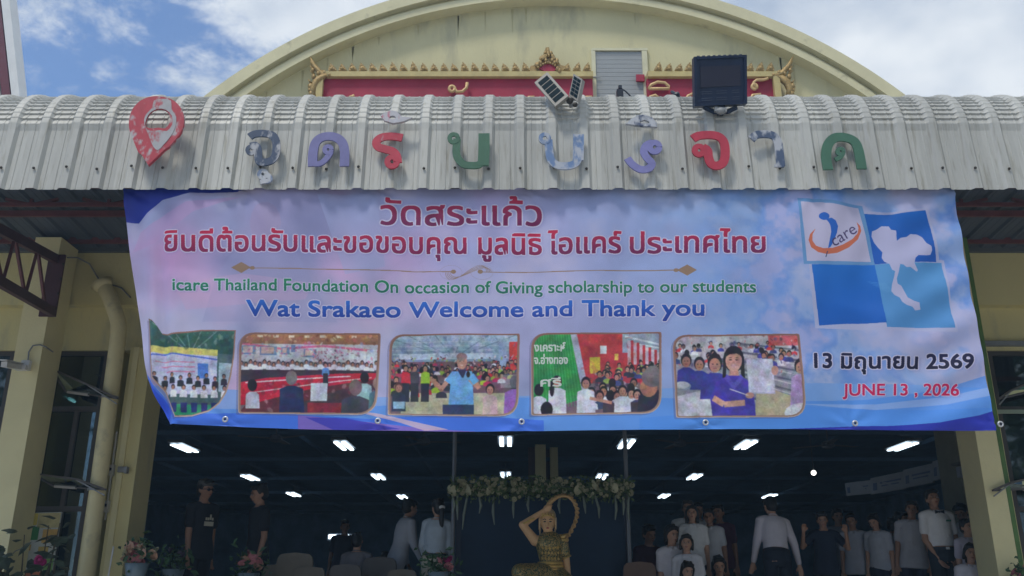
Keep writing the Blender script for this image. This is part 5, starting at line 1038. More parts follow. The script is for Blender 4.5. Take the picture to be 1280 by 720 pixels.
    hd.ell((0, -.083, 1.552), (.022, .010, .008)); tr(hd, HD)
    nk = MB(); nk.cap(T @ V((0, .01, 1.43)), HD @ V((0, .01, 1.56)), .055 if male else .047, .05 if male else .044)
    to = tr(torso(0), T); ar = MB()
    for s, (S0, E0, W0, d) in zip((-1, 1), AP):
        ar.cap(T @ S0, T @ E0, .047 * w_, .038, 10); ar.cap(T @ E0, T @ W0, .037, .026, 10); hand(ar, T @ W0, (T.to_3x3() @ d), s)
    lg = MB(); LJ = []
    for s in (-1, 1):
        if pose == 'stand': hp, kn, an = V((s * .088, 0, .88)), V((s * .10, -.01, .48)), V((s * .105, .02, .09))
        elif pose == 'sit': hp, kn, an = V((s * .09, 0, .50)), V((s * .12, -.43, .50)), V((s * .12, -.42, .09))
        else: hp, kn, an = V((s * .09, 0, .13)), V((s * .34, -.32, .14)), V((-s * .05, -.40, .07))
        LJ.append((hp, kn, an)); lg.cap(hp, kn, .082 * w_, .056, 12); lg.cap(kn, an, .054, .036, 10); toe = V((0, -.15, -.03)) if pose != 'floor' else V((s * .05, -.12, -.02)); lg.cap(an + V((0, .01, -.045)), an + toe, .034, .028, 8)
    remesh(merge(hd, nk, to, ar, lg), vox, 'body', sk, o)
    # face
    f = MB(); ew = MB(); lp = MB()
    for s in (-1, 1):
        ew.ell((s * .030, -.0855, 1.607), (.0125, .006, .0065), 8, 5); f.ell((s * .030, -.090, 1.607), (.0062, .004, .0062), 8, 5); f.box((s * .031, -.088, 1.628), (.03, .008, .005), Matrix.Rotation(R(-8 * s), 3, 'Y')); f.box((s * .030, -.0905, 1.6135), (.026, .005, .003))
    lp.ell((0, -.0925, 1.555), (.021, .005, .0045), 10, 5); lp.ell((0, -.0915, 1.548), (.016, .005, .0045), 10, 5)
    tr(ew, HD).build('eyes', M('eye_white', (.5, .48, .46), .3), o, smooth=True); tr(f, HD).build('brows_and_pupils', M('dark_brown', (.015, .01, .01), .4), o, smooth=True)
    if not mask: tr(lp, HD).build('lips', M('lips', (.30, .09, .08), .5), o, smooth=True)
    else: b = MB(); b.ell((0, -.055, 1.555), (.062, .062, .045)); tr(b, HD).build('face_mask', M('mask_white', (.45, .47, .5), .7), o, smooth=True)
    # hair
    hb = MB(); hm = m_hair if hcol is None else M('hair_%d' % int(hcol[0] * 1000), hcol, .5, bump=.3, bscale=90)
    if hair != 'bald':
        hb.ell((0, .030, 1.645), (.083, .094, .088), 16, 10); hb.ell((0, .045, 1.60), (.080, .078, .09), 14, 10)
        hb.ell((.02, -.045, 1.692), (.055, .042, .028)); hb.ell((-.03, -.04, 1.690), (.045, .045, .028))
        for s in (-1, 1): hb.ell((s * .070, .005, 1.635), (.016, .035, .045))
    if hair != 'bald':
        for _ in range(16): a_ = rp0.uniform(0, 6.28); hb.ell((.068 * math.cos(a_) * rp0.uniform(.6, 1.05), .03 + .075 * math.sin(a_), 1.66 + rp0.uniform(-.03, .062)), (.022, .022, .018))
    if hair in ('long', 'bob'):
        zz = 1.36 if hair == 'long' else 1.50
        for s in (-1, 1): hb.cap((s * .079, -.005, 1.64), (s * .080, .02, zz + .03), .020, .020)
        hb.cap((0, .07, 1.60), (0, .075, zz), .070, .055)
        for s in (-1, 1): hb.cap((s * .008, -.058, 1.705), (s * .066, -.045, 1.655), .018, .012)
    if hair == 'ponytail':
        hb.cap((0, .10, 1.62), (0, .135, 1.59), .035, .03); hb.cap((0, .135, 1.59), (.01, .125, 1.44), .030, .036); hb.cap((.01, .125, 1.44), (.0, .115, 1.25), .036, .014)
    if hair == 'bun': hb.ell((0, .125, 1.63), (.045, .04, .045))
    if hair != 'bald': remesh(tr(hb, HD), .011, 'hair', hm, o, 2)
    if hair == 'ponytail': b = MB(); b.ell(HD @ V((0, .125, 1.605)), (.045, .035, .03)); b.build('hair_tie', m_white, o, smooth=True)
    # clothes
    if shirt[0] > .3: shirt = tuple(min(.78, c * 1.25) for c in shirt)
    ms = M('cloth_%d_%d_%d' % tuple(int(c * 999) for c in shirt), shirt, .85, var=.08, scale=9, bump=.12, bscale=25); mp_ = M('cloth_%d_%d_%d' % tuple(int(c * 999) for c in pants), pants, .85, var=.1, scale=9, bump=.12, bscale=25)
    sb = torso(.014, z0=.92 - hem if hem > 0 else .95, z1=1.46)
    if hem > 0 and not skirt: sb.loft([((0, 0, .92 - hem), .196 * w_, .146 * w_), ((0, 0, .95), .190 * w_, .136 * w_), ((0, 0, 1.05), .165 * w_, .116 * w_)], 20)
    # folds at the waist
    rp = random.Random(label)
    for i in range(16): a = rp.uniform(0, 6.28); z = rp.uniform(.98, 1.25); sb.cap((.155 * w_ * math.cos(a), .112 * w_ * math.sin(a), z), (.15 * w_ * math.cos(a + .7), .108 * w_ * math.sin(a + .7), z + rp.uniform(-.09, .09)), .012, .008, 6)
    tr(sb, T)
    for s, (S0, E0, W0, d) in zip((-1, 1), AP):
        if sleeve == 'none': continue
        if sleeve == 'short': sb.cap(T @ S0, T @ S0.lerp(E0, .62), .060 * w_, .060 * w_, 12)
        else: sb.cap(T @ S0, T @ E0, .064 * w_, .054, 12); sb.cap(T @ E0, T @ E0.lerp(W0, .9), .052, .036, 12)
    remesh(sb, .0115, 'shirt', ms, o, 3)
    cl = MB(); nk_ = [T @ (V((.062 * math.cos(a), .008 + .060 * math.sin(a), 1.462 + .012 * math.sin(a)))) for a in np.linspace(0, 2 * math.pi, 17)]; cl.tube(nk_, .014 if collar else .008, 6, False)
    if collar:
        for s in (-1, 1): c0 = V((s * .032, -.078, 1.43)); cl.add([T @ p for p in (c0 + V((-s * .028, 0, .018)), c0 + V((s * .03, .02, .03)), c0 + V((s * .022, -.012, -.028)), c0 + V((-s * .008, -.012, -.02)))] + [T @ (p + V((0, .008, 0))) for p in (c0 + V((-s * .028, 0, .018)), c0 + V((s * .03, .02, .03)), c0 + V((s * .022, -.012, -.028)), c0 + V((-s * .008, -.012, -.02)))], [(0, 1, 2, 3), (7, 6, 5, 4), (0, 4, 5, 1), (1, 5, 6, 2), (2, 6, 7, 3), (3, 7, 4, 0)])
        bt = MB(); [bt.ell(T @ V((0, -.128, z)), (.006, .004, .006), 6, 4) for z in (1.36, 1.26, 1.16)]; bt.build('buttons', m_white, o, kind='stuff')
    cl.build('collar', ms, o, smooth=True)
    pb = MB(); pb.loft([((0, 0, hipz - .10), .150 * w_, .115), ((0, 0, hipz), .178 * w_, .124), ((0, 0, hipz + .10), .155 * w_, .112)], 18)
    if skirt and pose == 'stand': pb.loft([((0, 0, .40), .20, .17), ((0, 0, .7), .19, .15), ((0, 0, .95), .165 * w_, .118), ((0, 0, 1.04), .148 * w_, .108)], 20)
    for (hp, kn, an) in LJ: pb.cap(hp, kn, .096 * w_, .070, 12); (None if skirt else pb.cap(kn, an + V((0, 0, .03)), .068, .058, 12))
    wb = MB(); wb.loft([((0, 0, .86), .176 * w_, .128), ((0, 0, .93), .184 * w_, .130), ((0, 0, 1.005), .172 * w_, .124)], 20)
    if hem == 0: tr(wb, T); pb.add(wb.v, wb.f)
    remesh(pb, .014, 'skirt' if skirt else 'trousers', mp_, o, 2)
    if belt: b = MB(); b.loft([((0, 0, .985), .176 * w_, .128 * w_), ((0, 0, 1.018), .174 * w_, .126 * w_)], 20); tr(b, T).build('belt', m_black, o); b = MB(); b.box((0, -.130 * w_, 1.0), (.045, .01, .03)); tr(b, T).build('belt_buckle', m_white, o)
    sb = MB()
    for (hp, kn, an) in LJ: sb.cap(an + V((0, .02, -.05)), an + V((0, -.16, -.055)), .042, .036, 10)
    sb.build('shoes', m_black, o, smooth=True)
    if cap:
        b = MB(); b.ell((0, .018, 1.675), (.086, .103, .066), 16, 8); b.ell((0, -.10, 1.672), (.066, .062, .009), 14, 6); b.ell((0, .018, 1.742), (.01, .01, .006)); tr(b, HD).build('cap', M('grey_cap', (.10, .105, .11), .8), o, smooth=True)
    if glasses: b = MB(); [b.ell((s * .031, -.094, 1.606), (.027, .008, .017)) for s in (-1, 1)]; b.box((0, -.10, 1.612), (.02, .006, .006)); [b.beam((s * .056, -.09, 1.612), (s * .08, .015, 1.608), .006, .008) for s in (-1, 1)]; tr(b, HD).build('sunglasses', m_black, o, smooth=True)
    if bow: b = MB(); b.ell((0, -.088, 1.435), (.012, .012, .014)); [b.add([(s * .008, -.096, 1.441), (s * .058, -.100, 1.457), (s * .058, -.100, 1.413), (s * .008, -.096, 1.429), (s * .008, -.08, 1.441), (s * .058, -.082, 1.457), (s * .058, -.082, 1.413), (s * .008, -.08, 1.429)], [(0, 1, 2, 3), (7, 6, 5, 4), (0, 4, 5, 1), (1, 5, 6, 2), (2, 6, 7, 3), (3, 7, 4, 0)]) for s in (-1, 1)]; tr(b, T).build('bow_tie', m_black, o)
    if badge: b = MB(); b.box((.075, -.128, 1.325), (.06, .01, .022)); tr(b, T).build('name_badge', M('badge_green', (.06, .20, .16), .5), o)
    if print_:
        b = MB(); b.box((-.0, -.127, 1.22), (.13, .006, .05)); [b.box((-.045 + .03 * k_, -.131, 1.275 + .02 * (k_ == 2)), (.02, .006, .03 + .03 * (k_ == 2))) for k_ in range(4)]; tr(b, T).build('shirt_print', M('print_cream', (.50, .48, .38), .8), o)
    return o
PUP = 'pupils and guests inside the hall'
WS = (.60, .61, .64); NV_ = (.018, .022, .05); BK = (.010, .012, .020)
person('man in grey cap and sunglasses with black printed T-shirt', 259, 600, 10.9, yaw=62, shirt=BK, pants=BK, hair='short', cap=True, glasses=True, print_=True, skin='tan', arms=(((-.05, -.05, -1), (0, -.15, -1)), ((.05, .02, -1), (0, -.1, -1))))
person('man in plain black polo shirt facing left', 322, 605, 11.0, yaw=-48, nod=10, shirt=BK, pants=BK, skin='tan', arms=(((-.05, .08, -1), (.05, -.35, -1)), ((.08, .02, -1), (0, -.25, -1))))
person('tall guest in long loose grey shirt bowing to the right', 515, 625, 11.6, yaw=118, lean=14, shirt=(.33, .35, .40), sleeve='long', pants=(.03, .04, .06), hem=.28, group=None, skin='tan', arms=(((-.1, -.4, -1), (0, -.7, -.7)), ((.1, -.3, -1), (0, -.6, -.8))))
person('woman with white tied ponytail, pale blouse and cream trousers seen from behind', 547, 624, 11.0, yaw=168, hy=40, shirt=(.36, .42, .48), sleeve='long', pants=(.46, .42, .34), hair='ponytail', male=False, belt=True, hem=0, arms=(((-.16, -.1, -1), (.15, -.5, -.8)), ((.16, -.1, -1), (-.15, -.5, -.8))))
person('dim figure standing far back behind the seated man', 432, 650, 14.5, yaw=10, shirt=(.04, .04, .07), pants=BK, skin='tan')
person('seated man in grey shirt seen from behind, leaning right', 446, 667, 11.3, yaw=175, pose='sit', tilt=8, lean=8, shirt=(.20, .19, .21), pants=BK, sleeve='short', floor=FL + .05)
0 and person('seated guest in pale shirt on the white chair at left', 378, 684, 11.2, yaw=180, pose='sit', lean=10, shirt=(.34, .31, .30), pants=BK, hair='short', floor=FL + .0)
person('seated guest in dark grey shirt left of the bowing guest', 483, 690, 11.6, yaw=182, pose='sit', lean=6, shirt=(.14, .15, .19), pants=BK)
# the group on the right of the statue
person('balding man with white shirt at the back of the seated pupils', 860, 625, 11.9, yaw=-4, hair='short', hcol=(.05, .045, .045), shirt=WS, pants=BK, collar=True, group=None, skin='tan')
person('girl with chin length hair in white blouse, left of the pupils', 840, 656, 10.75, yaw=12, tilt=4, pose='sit', male=False, hair='bob', shirt=(.52, .51, .56), pants=NV_, collar=True, floor=FL - .0)
person('girl with fringe, head in front of the left pupil', 858, 668, 10.55, yaw=-6, pose='sit', male=False, hair='bob', shirt=(.50, .50, .54), pants=NV_, collar=True)
person('girl with long hair standing behind the seated pupils', 865, 641, 11.3, yaw=-10, male=False, hair='long', shirt=WS, pants=NV_, skirt=True, collar=True, h=1.48)
person('woman in white polo with bun looking left', 885, 636, 11.6, yaw=-28, male=False, hair='bun', shirt=(.48, .50, .54), pants=NV_, collar=True, skin='tan')
person('woman in dark plum shirt at the right of the pupils', 896, 631, 12.2, yaw=-20, male=False, hair='short', shirt=(.10, .03, .07), pants=BK, skin='tan')
person('child whose dark head rises at the front of the pupils', 860, 702, 10.35, yaw=14, nod=12, pose='floor', male=False, hair='bob', shirt=WS, pants=NV_)
person('guest in dark maroon shirt left of the pupils', 812, 656, 11.7, yaw=30, nod=14, pose='sit', shirt=(.07, .02, .04), pants=BK, skin='tan')
person('child with plum hood in front of the plum shirted woman', 898, 696, 10.9, yaw=-10, pose='floor', male=False, hair='bob', shirt=(.12, .05, .10), pants=NV_, h=1.6)
person('man in long sleeved white shirt seen from behind, bending left', 960, 622, 11.2, yaw=186, lean=16, side=-5, hy=14, shirt=(.46, .44, .50), sleeve='long', pants=(.012, .018, .035), belt=True, hem=0, arms=(((-.42, -.2, -1), (-.25, -.25, -1)), ((.18, -.3, -1), (.1, -.5, -.9))))
person('dark clothed person raising both arms to take a picture', 1026, 640, 11.3, yaw=-20, shirt=(.012, .02, .045), pants=BK, skin='tan', arms=(((-.5, -.5, -.6), (.1, -.5, .9)), ((.5, -.5, -.6), (-.1, -.5, .9))))
person('guest in white shirt half hidden behind the woman in the white polo', 872, 628, 12.8, yaw=10, shirt=(.5, .5, .54), pants=NV_, skin='tan')
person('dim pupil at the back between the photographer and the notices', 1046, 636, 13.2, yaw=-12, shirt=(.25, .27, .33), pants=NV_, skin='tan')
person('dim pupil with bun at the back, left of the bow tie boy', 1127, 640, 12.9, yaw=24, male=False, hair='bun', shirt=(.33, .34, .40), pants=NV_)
# row of pupils on the right
person('pupil in white shirt behind the dark photographer', 1062, 642, 12.0, yaw=-30, shirt=(.34, .36, .42), pants=NV_, collar=True, hair='short', skin='tan')
person('pupil in white shirt looking down, left of the row of three', 1089, 642, 11.7, yaw=-36, nod=16, male=False, hair='bob', shirt=(.38, .40, .46), pants=NV_, skirt=True, collar=True)
person('pupil in white shirt turned away, middle of the dim row', 1116, 648, 11.9, yaw=150, male=False, hair='bun', shirt=(.40, .42, .48), pants=NV_, skirt=True)
person('pupil in white short sleeved shirt left of the bow tie boy', 1140, 626, 11.5, yaw=-26, shirt=(.38, .38, .42), pants=NV_, collar=True, skin='tan')
person('boy in white shirt with black bow tie and hands joined', 1163, 612, 10.85, yaw=10, shirt=(.58, .58, .60), pants=(.012, .018, .03), collar=True, bow=True, badge=True, belt=True, hem=0, skin='tan', arms=(((-.12, 0, -1), (.42, -.35, -1)), ((.12, 0, -1), (-.42, -.35, -1))))
person('large man in white shirt bending forward to the left', 1196, 629, 11.2, yaw=-60, lean=16, nod=14, heft=1.15, shirt=(.42, .44, .47), pants=BK, sleeve='long', collar=True, skin='tan')
person('boy with short hair looking at the camera below the large man', 1208, 655, 10.5, yaw=-2, h=1.36, floor=1.0, shirt=(.36, .34, .42), pants=NV_, hair='short', collar=True)
person('girl with long hair below the boy, by the right column', 1214, 681, 10.25, yaw=-4, pose='sit', male=False, hair='bob', shirt=(.45, .44, .50), pants=NV_, collar=True, h=1.5, floor=.95)
person('smiling girl at the bottom right corner beside the column', 1247, 701, 10.15, yaw=-8, tilt=6, pose='sit', male=False, hair='bob', shirt=(.45, .44, .50), pants=NV_, h=1.45, floor=.92)

# ------------------------------------------------------------ covered chairs
m_cov = M('chair_cover_beige', (.19, .17, .14), .9, var=.08, bump=.2, bscale=12); m_cov2 = M('chair_cover_grey', (.14, .13, .125), .9, var=.08, bump=.2, bscale=12)
def chair(px, py, Y, label, m, yaw=180):
    t = U(px, py, Y); o = thing('covered_chair', label, 'chair', (t.x, Y, FL), 'fabric covered banquet chairs', R(yaw), (t.z - FL) / .95); local(o)
    b = MB(); out = [(-.23, .0), (-.22, .60), (-.22, .84), (-.205, .90), (-.17, .935), (0, .955), (.17, .935), (.205, .90), (.22, .84), (.22, .60), (.23, .0)]
    b.prism(out, [], .20, .255); b.build('back_cover', m, o)
    b = MB(); b.loft([((0, 0, .40), .24, .24), ((0, 0, .46), .235, .235), ((0, 0, .485), .21, .21)], 16); b.build('seat', m, o)
    for i in range(4):
        sx, sy = ((-1, -1), (1, -1), (1, 1), (-1, 1))[i]; b = MB(); b.tube([(sx * .19, sy * .18, .40), (sx * .21, sy * .20, 0)], .014, 6); b.build('leg', m_grey, o)
    b = MB(); b.loft([((0, 0, .02), .25, .25), ((0, 0, .40), .235, .235)], 16); b.build('skirt', m, o)
    return o
chair(354, 706, 11.0, 'beige covered chair farthest left of the row', m_cov); chair(375, 692, 11.0, 'beige covered chair behind the pale shirted guest', m_cov)
chair(436, 706, 10.95, 'beige covered chair of the man in the grey shirt', m_cov2); chair(478, 697, 11.3, 'grey covered chair left of the bowing guest', m_cov2); chair(392, 709, 10.9, 'beige covered chair between the two seated men', m_cov)
chair(796, 703, 10.9, 'brown covered chair right of the statue', M('chair_brown', (.20, .13, .10), .8)); chair(505, 712, 10.8, 'pale covered chair in front of the bowing guest', m_cov)

# ------------------------------------------------------------ statue of a woman wringing her hair
YS = 10.25
sp = U(687, 715, YS); st = thing('statue', 'painted goddess statue in green and gold holding her long braid overhead', 'statue', (sp.x, YS, FL))
m_st = M('statue_flesh', (.74, .46, .24), .5, var=.1, scale=9); m_stg = M('statue_gold', (.66, .46, .15), .35, .5, var=.25, scale=20, bump=.2); m_stgr = M('statue_green', (.055, .10, .055), .35, .2, var=.5, scale=14, col2=(.50, .34, .12), thr=.50, pscale=70, soft=.05, bump=.5)
P_ = lambda x, y, dy=0: U(x, y, YS + dy)
b = MB()
b.cap(P_(669, 676), P_(704, 678), .06, .058, 12)                # shoulder girdle
b.cap(P_(687, 680), P_(688, 700, .02), .145, .115, 14); b.cap(P_(688, 700, .02), P_(689, 722, .02), .115, .15, 14)
b.cap(P_(686, 673), P_(685, 662), .042, .04, 10)
b.ell(P_(684.5, 650), (.088, .10, .118), 14, 10); b.ell(P_(684.5, 658.5, -.03), (.062, .065, .065), 12, 8); b.cap(P_(684.5, 653.5, -.10), P_(684.5, 657, -.115), .009, .014, 8)
b.cap(P_(668, 675), P_(653, 656, -.04), .056, .042, 10); b.cap(P_(653, 656, -.04), P_(679, 639, -.03), .040, .028, 10)
hw = P_(679, 639, -.03); b.ell(P_(684.5, 635.5, -.03), (.05, .03, .042), 10, 7)
for k in range(4): q = P_(685.5 + k * 1.5, 640 - k * 2.6, -.055); b.cap(P_(681 + k * 1.2, 636 - k * 1.2, -.07), q, .012, .010, 6)
b.cap(P_(682, 639, -.05), P_(688, 643, -.06), .012, .010, 6)
b.cap(P_(704, 678), P_(708, 700, .0), .052, .040, 10); b.cap(P_(708, 700), P_(711, 722, -.03), .039, .028, 10); hand(b, P_(711, 722, -.03), V((.05, -.1, -1)), 1)
b.cap(P_(684, 722, 0), P_(650, 716, -.30), .115, .08, 12); b.cap(P_(650, 716, -.30), P_(652, 760, -.28), .075, .045, 12); b.cap(P_(696, 722), P_(722, 742, -.32), .115, .08, 12); b.cap(P_(722, 742, -.32), P_(700, 764, -.2), .072, .045, 12)
b.ell(P_(652, 764, -.35), (.05, .11, .035)); b.ell(P_(690, 765, -.15), (.05, .11, .035))
remesh(b, .0095, 'body', m_st, st)
b = MB(); b.cap(P_(687, 681), P_(688, 699, .02), .155, .126, 16); b.cap(P_(703.5, 680), P_(706.5, 692), .066, .056, 12); b.cap(P_(688, 699, .02), P_(689, 705, .02), .128, .13, 14); remesh(b, .011, 'bodice', m_stgr, st)
b = MB(); b.cap(P_(689, 719, .02), P_(650, 715.5, -.30), .135, .095, 12); b.cap(P_(693, 720, .02), P_(722, 741, -.32), .135, .095, 12); b.cap(P_(650, 716, -.30), P_(652, 745, -.28), .09, .07, 12); remesh(b, .012, 'trousers', m_stgr, st)
b = MB()
for y, r in ((704, .132), (708, .138), (712, .145)): c = P_(688.5, y, .02); b.tube([c + V((r * math.cos(a), r * .92 * math.sin(a), 0)) for a in np.linspace(0, 2 * math.pi, 21)], .017, 6, False)
c = P_(686.5, 675, 0); b.tube([c + V((.085 * math.cos(a), .075 * math.sin(a) - .01, .03 * math.sin(a))) for a in np.linspace(0, 2 * math.pi, 21)], .014, 6, False)
for k in range(7): a = -math.pi / 2 + (k - 3) * .33; c = P_(686.5, 680, 0); b.ell(c + V((.12 * math.cos(a), .15 * math.sin(a) * 1.0, -.02 - .03 * math.cos(a + math.pi / 2))), (.016, .012, .018), 6, 5)
for (x, y, dy) in ((658, 653, -.04), (663, 650, -.04), (708, 697, 0)): 
    c = P_(x, y, dy); b.tube([c + V((.045 * math.cos(a), .045 * math.sin(a), .02 * math.cos(a))) for a in np.linspace(0, 2 * math.pi, 13)], .010, 6, False)
bd_ = MB(); [bd_.ell(P_(x_, y_, -.13), (.012, .010, .016), 6, 4) for y_ in (684, 691, 698) for x_ in range(678, 700, 4)]; bd_.build('bead_rows', m_stg, st, smooth=True, kind='stuff'); b.ell(P_(703, 675), (.075, .07, .03)); b.tube([P_(697, 671), P_(704, 671, -.03), P_(710, 667)], [.03, .03, .008], 8); b.build('ornaments', m_stg, st, smooth=True)
b = MB(); b.ell(P_(684.5, 645.5, .02), (.094, .10, .095), 14, 9); b.ell(P_(684.5, 652, .05), (.095, .08, .10), 12, 8)
for s in (-1, 1): b.cap(P_(684.5 + s * 9.6, 648, -.01), P_(684.5 + s * 10, 661, -.0), .016, .012, 6); b.cap(P_(684.5 + s * 9.5, 662), P_(684.5 + s * 9.5, 669, -.02), .012, .005, 6)
b.build('headdress', M('pale_gold', (.60, .45, .27), .4, .25, var=.15, scale=20, bump=.2), st, smooth=True)
b = MB(); b.tube([P_(675.5, 647.5, -.08), P_(680, 645, -.105), P_(684.5, 644, -.115), P_(689, 645, -.105), P_(693.5, 647.5, -.08)], .009, 6)
for k in range(5): b.ell(P_(678 + k * 3.3, 643.3 - (1.2 if k == 2 else 0), -.112), (.010, .008, .018), 6, 4)
b.build('tiara', m_stg, st, smooth=True)
b = MB(); lp = MB()
for s in (-1, 1): b.ell(P_(684.5 + s * 3.6, 652, -.098), (.015, .007, .0065), 8, 5); b.tube([P_(684.5 + s * 1.8, 649.6, -.102), P_(684.5 + s * 4, 648.6, -.1), P_(684.5 + s * 6, 649.6, -.085)], .004, 5)
b.build('painted_eyes', M('dark_brown', (.015, .01, .01), .4), st, smooth=True); lp.ell(P_(684.5, 660, -.098), (.018, .007, .008), 8, 5); lp.build('painted_lips', M('statue_lips', (.35, .04, .04), .4), st, smooth=True)
# braid: twisted rope looping up and to the right
pth = [(685.5, 634), (686, 630), (690, 625), (697, 620.5), (704, 618.8), (712, 620.5), (718, 627), (721.5, 636), (721.5, 645), (718.5, 655), (713, 666), (708, 674), (705, 679)]
sm = []
for i in range(len(pth) - 1):
    for t in range(6): a = np.array(pth[i]); c = np.array(pth[i + 1]); sm.append(a + (c - a) * t / 6)
b = MB()
for s in (0, math.pi): b.tube([P_(x, y, -.03) + V((.014 * math.cos(i * .9 + s), .014 * math.sin(i * .9 + s), .010 * math.sin(i * .9 + s))) for i, (x, y) in enumerate(sm)], [.020 - .009 * i / len(sm) for i in range(len(sm))], 6)
b.build('braid', M('braid_gold', (.56, .36, .16), .4, .3, var=.2, scale=20), st, smooth=True)
zb_s = P_(690, 765).z
b = MB(); b.loft([((sp.x, YS - .1, FL + .003), .62, .55), ((sp.x, YS - .1, FL + .12), .62, .55), ((sp.x, YS - .1, FL + .14), .54, .48), ((sp.x, YS - .1, zb_s - .10), .52, .46), ((sp.x, YS - .1, zb_s - .06), .56, .5), ((sp.x, YS - .1, zb_s - .02), .56, .5)], 24); b.build('pedestal', m_stg, st)

# ------------------------------------------------------------ bouquets, plants, poster
def bouquet(name, label, px, py, Y, r, cols, vasem, seed, leafn=120, n=14, spread=(1, .8, .8), hgt=None):
    random.seed(seed); c = U(px, py, Y); base = FL + .003; o = thing(name, label, 'flowers', (c.x, Y, base), 'flower vases at the hall front')
    b = MB(); zt_ = c.z - r * .8; b.loft([((c.x, Y, base), .10, .10), ((c.x, Y, base + .05), .12, .12), ((c.x, Y, base + (zt_ - base) * .5), .06, .06), ((c.x, Y, zt_ - .22), .05, .05), ((c.x, Y, zt_ - .08), .095, .095), ((c.x, Y, zt_ + .04), .12, .12)], 18); b.build('vase', vasem, o, smooth=True)
    ms_ = [rose(r * .30, seed + k).mesh('bloom', m, fix=False) for k, m in enumerate(cols)]
    for i in range(n):
        d = V((random.gauss(0, 1), -abs(random.gauss(0, 1)), random.gauss(.3, 1))).normalized(); q = c + V((d.x * r * spread[0], d.y * r * spread[1] * .6, d.z * r * spread[2])) * random.uniform(.55, .95)
        put('bloom', ms_[i % len(ms_)], o, q, (R(60) + random.uniform(-.5, .5), random.uniform(-.5, .5), random.uniform(0, 6)), (random.uniform(.8, 1.3),) * 3)
    l = leafcloud(leafn, lambda: c + V((random.gauss(0, .55) * r * spread[0], random.gauss(0, .4) * r, random.gauss(-.1, .6) * r * spread[2])), r * .55).build('leaves', m_leaf, o, fix=False); l['kind'] = 'stuff'
    return o
m_vase = M('vase_blue_grey', (.16, .22, .26), .3, var=.2)
bouquet('flower_vase', 'pink and peach roses in a pale blue vase by the left pillar', 173, 692, 9.6, .17, [m_fl3, m_fl2, m_fl3, m_fl1], m_vase, 5, 110, 20)
bouquet('flower_vase', 'small pink and red flowers in front of the woman with the ponytail', 549, 705, 9.9, .15, [m_fl2, m_fl4, m_fl3], m_vase, 8, 130, 7)
bouquet('flower_vase', 'dim pale flowers below the man in the black polo', 312, 705, 10.4, .17, [m_fl3, m_fl2], m_vase, 9, 110, 10)
bouquet('flower_vase', 'dark bluish flowers between the left vase and the man in the cap', 218, 700, 10.3, .17, [M('flower_dark', (.05, .06, .10), .6), M('flower_dark2', (.09, .07, .12), .6)], m_vase, 10, 160, 8)
bouquet('flower_vase', 'dark green flower vase at the far right edge beyond the column', 1275, 715, 9.4, .12, [m_fl2], m_vase, 12, 60, 3)
b = MB(); p = U(139, 690, 9.65); b.tube([U(132, 740, 9.65), U(142, 683, 9.65)], .008, 6); tag(b.build('metal_rod', m_white), 'thin bright rod leaning beside the rose vase', 'rod')
# leafy plant bottom-left with magenta flower
def plant(px, py, Y, label, n, hgt, seed, lm, fl_=None):
    random.seed(seed); base = U(px, py, Y); o = thing('potted_plant', label, 'plant', (base.x, Y, .004), 'potted plants in front of the hall')
    b = MB(); b.loft([((base.x, Y, .005), .15, .15), ((base.x, Y, .30), .20, .20), ((base.x, Y, .34), .215, .215), ((base.x, Y, .34), .18, .18), ((base.x, Y, .28), .17, .17)], 18); b.build('pot', M('clay_pot', (.25, .12, .07), .8), o)
    b0 = V((base.x, Y, .28)); tips = []
    for k in range(5): tip = V((base.x + random.uniform(-.22, .22), Y + random.uniform(-.15, .15), base.z + random.uniform(-.25, .12) * 1)); b = MB(); b.tube([b0, b0.lerp(tip, .5) + V((random.uniform(-.04, .04), 0, 0)), tip], [.016, .011, .005], 6); b.build('stem', M('stem_brown', (.10, .08, .05), .8), o); tips.append(tip)
    lf = MB(); L_ = .13; lf.add([(0, 0, 0), (.30 * L_, .25 * L_, .04 * L_), (.38 * L_, .6 * L_, .0), (0, L_, -.12 * L_), (-.38 * L_, .6 * L_, .0), (-.30 * L_, .25 * L_, .04 * L_), (0, .45 * L_, .10 * L_)], [(0, 1, 6), (1, 2, 6), (2, 3, 6), (3, 4, 6), (4, 5, 6), (5, 0, 6)]); lm_ = lf.mesh('leaf', lm, fix=False)
    for k in range(n): tip = random.choice(tips); q = b0.lerp(tip, random.uniform(.55, 1.05)); q = q + V((random.gauss(0, .06), random.gauss(0, .06), random.gauss(0, .03))); put('leaf', lm_, o, q, (random.uniform(-1, .9), random.uniform(-.6, .6), random.uniform(0, 6.28)), (random.uniform(.7, 1.4),) * 3)
    if fl_: fm = rose(.055, 4).mesh('bloom', m_fl4, fix=False); put('bloom', fm, o, U(fl_[0], fl_[1], Y - .2), (R(80), 0, 0)); put('bloom', fm, o, U(fl_[0] + 3, fl_[1] + 3, Y - .18), (R(60), .5, 0), (.7,) * 3)
    return o
m_lf2 = M('plant_leaf', (.05, .075, .055), .4, var=.4, scale=8)
plant(8, 700, 9.0, 'dark leafy potted plant at the bottom left corner', 90, .5, 21, m_lf2); plant(56, 668, 9.1, 'taller potted plant with magenta bloom before the poster', 60, .6, 22, m_lf2, (50, 700)); plant(30, 705, 8.8, 'low potted plant between the two taller ones', 60, .4, 23, M('plant_leaf2', (.06, .085, .06), .45, var=.4))
Ypo = YW + .1
po = thing('poster', 'bright yellow green and white poster behind the leafy plant', 'poster', U(50, 690, Ypo))
P = [U(34, 641, Ypo), U(77, 640, Ypo), U(62, 735, Ypo), U(16, 735, Ypo)]; n = V((0, -1, 0)); slab(P, n, 0, -.02, 'poster_sheet', M('poster_white', (.50, .52, .50), .5), po)
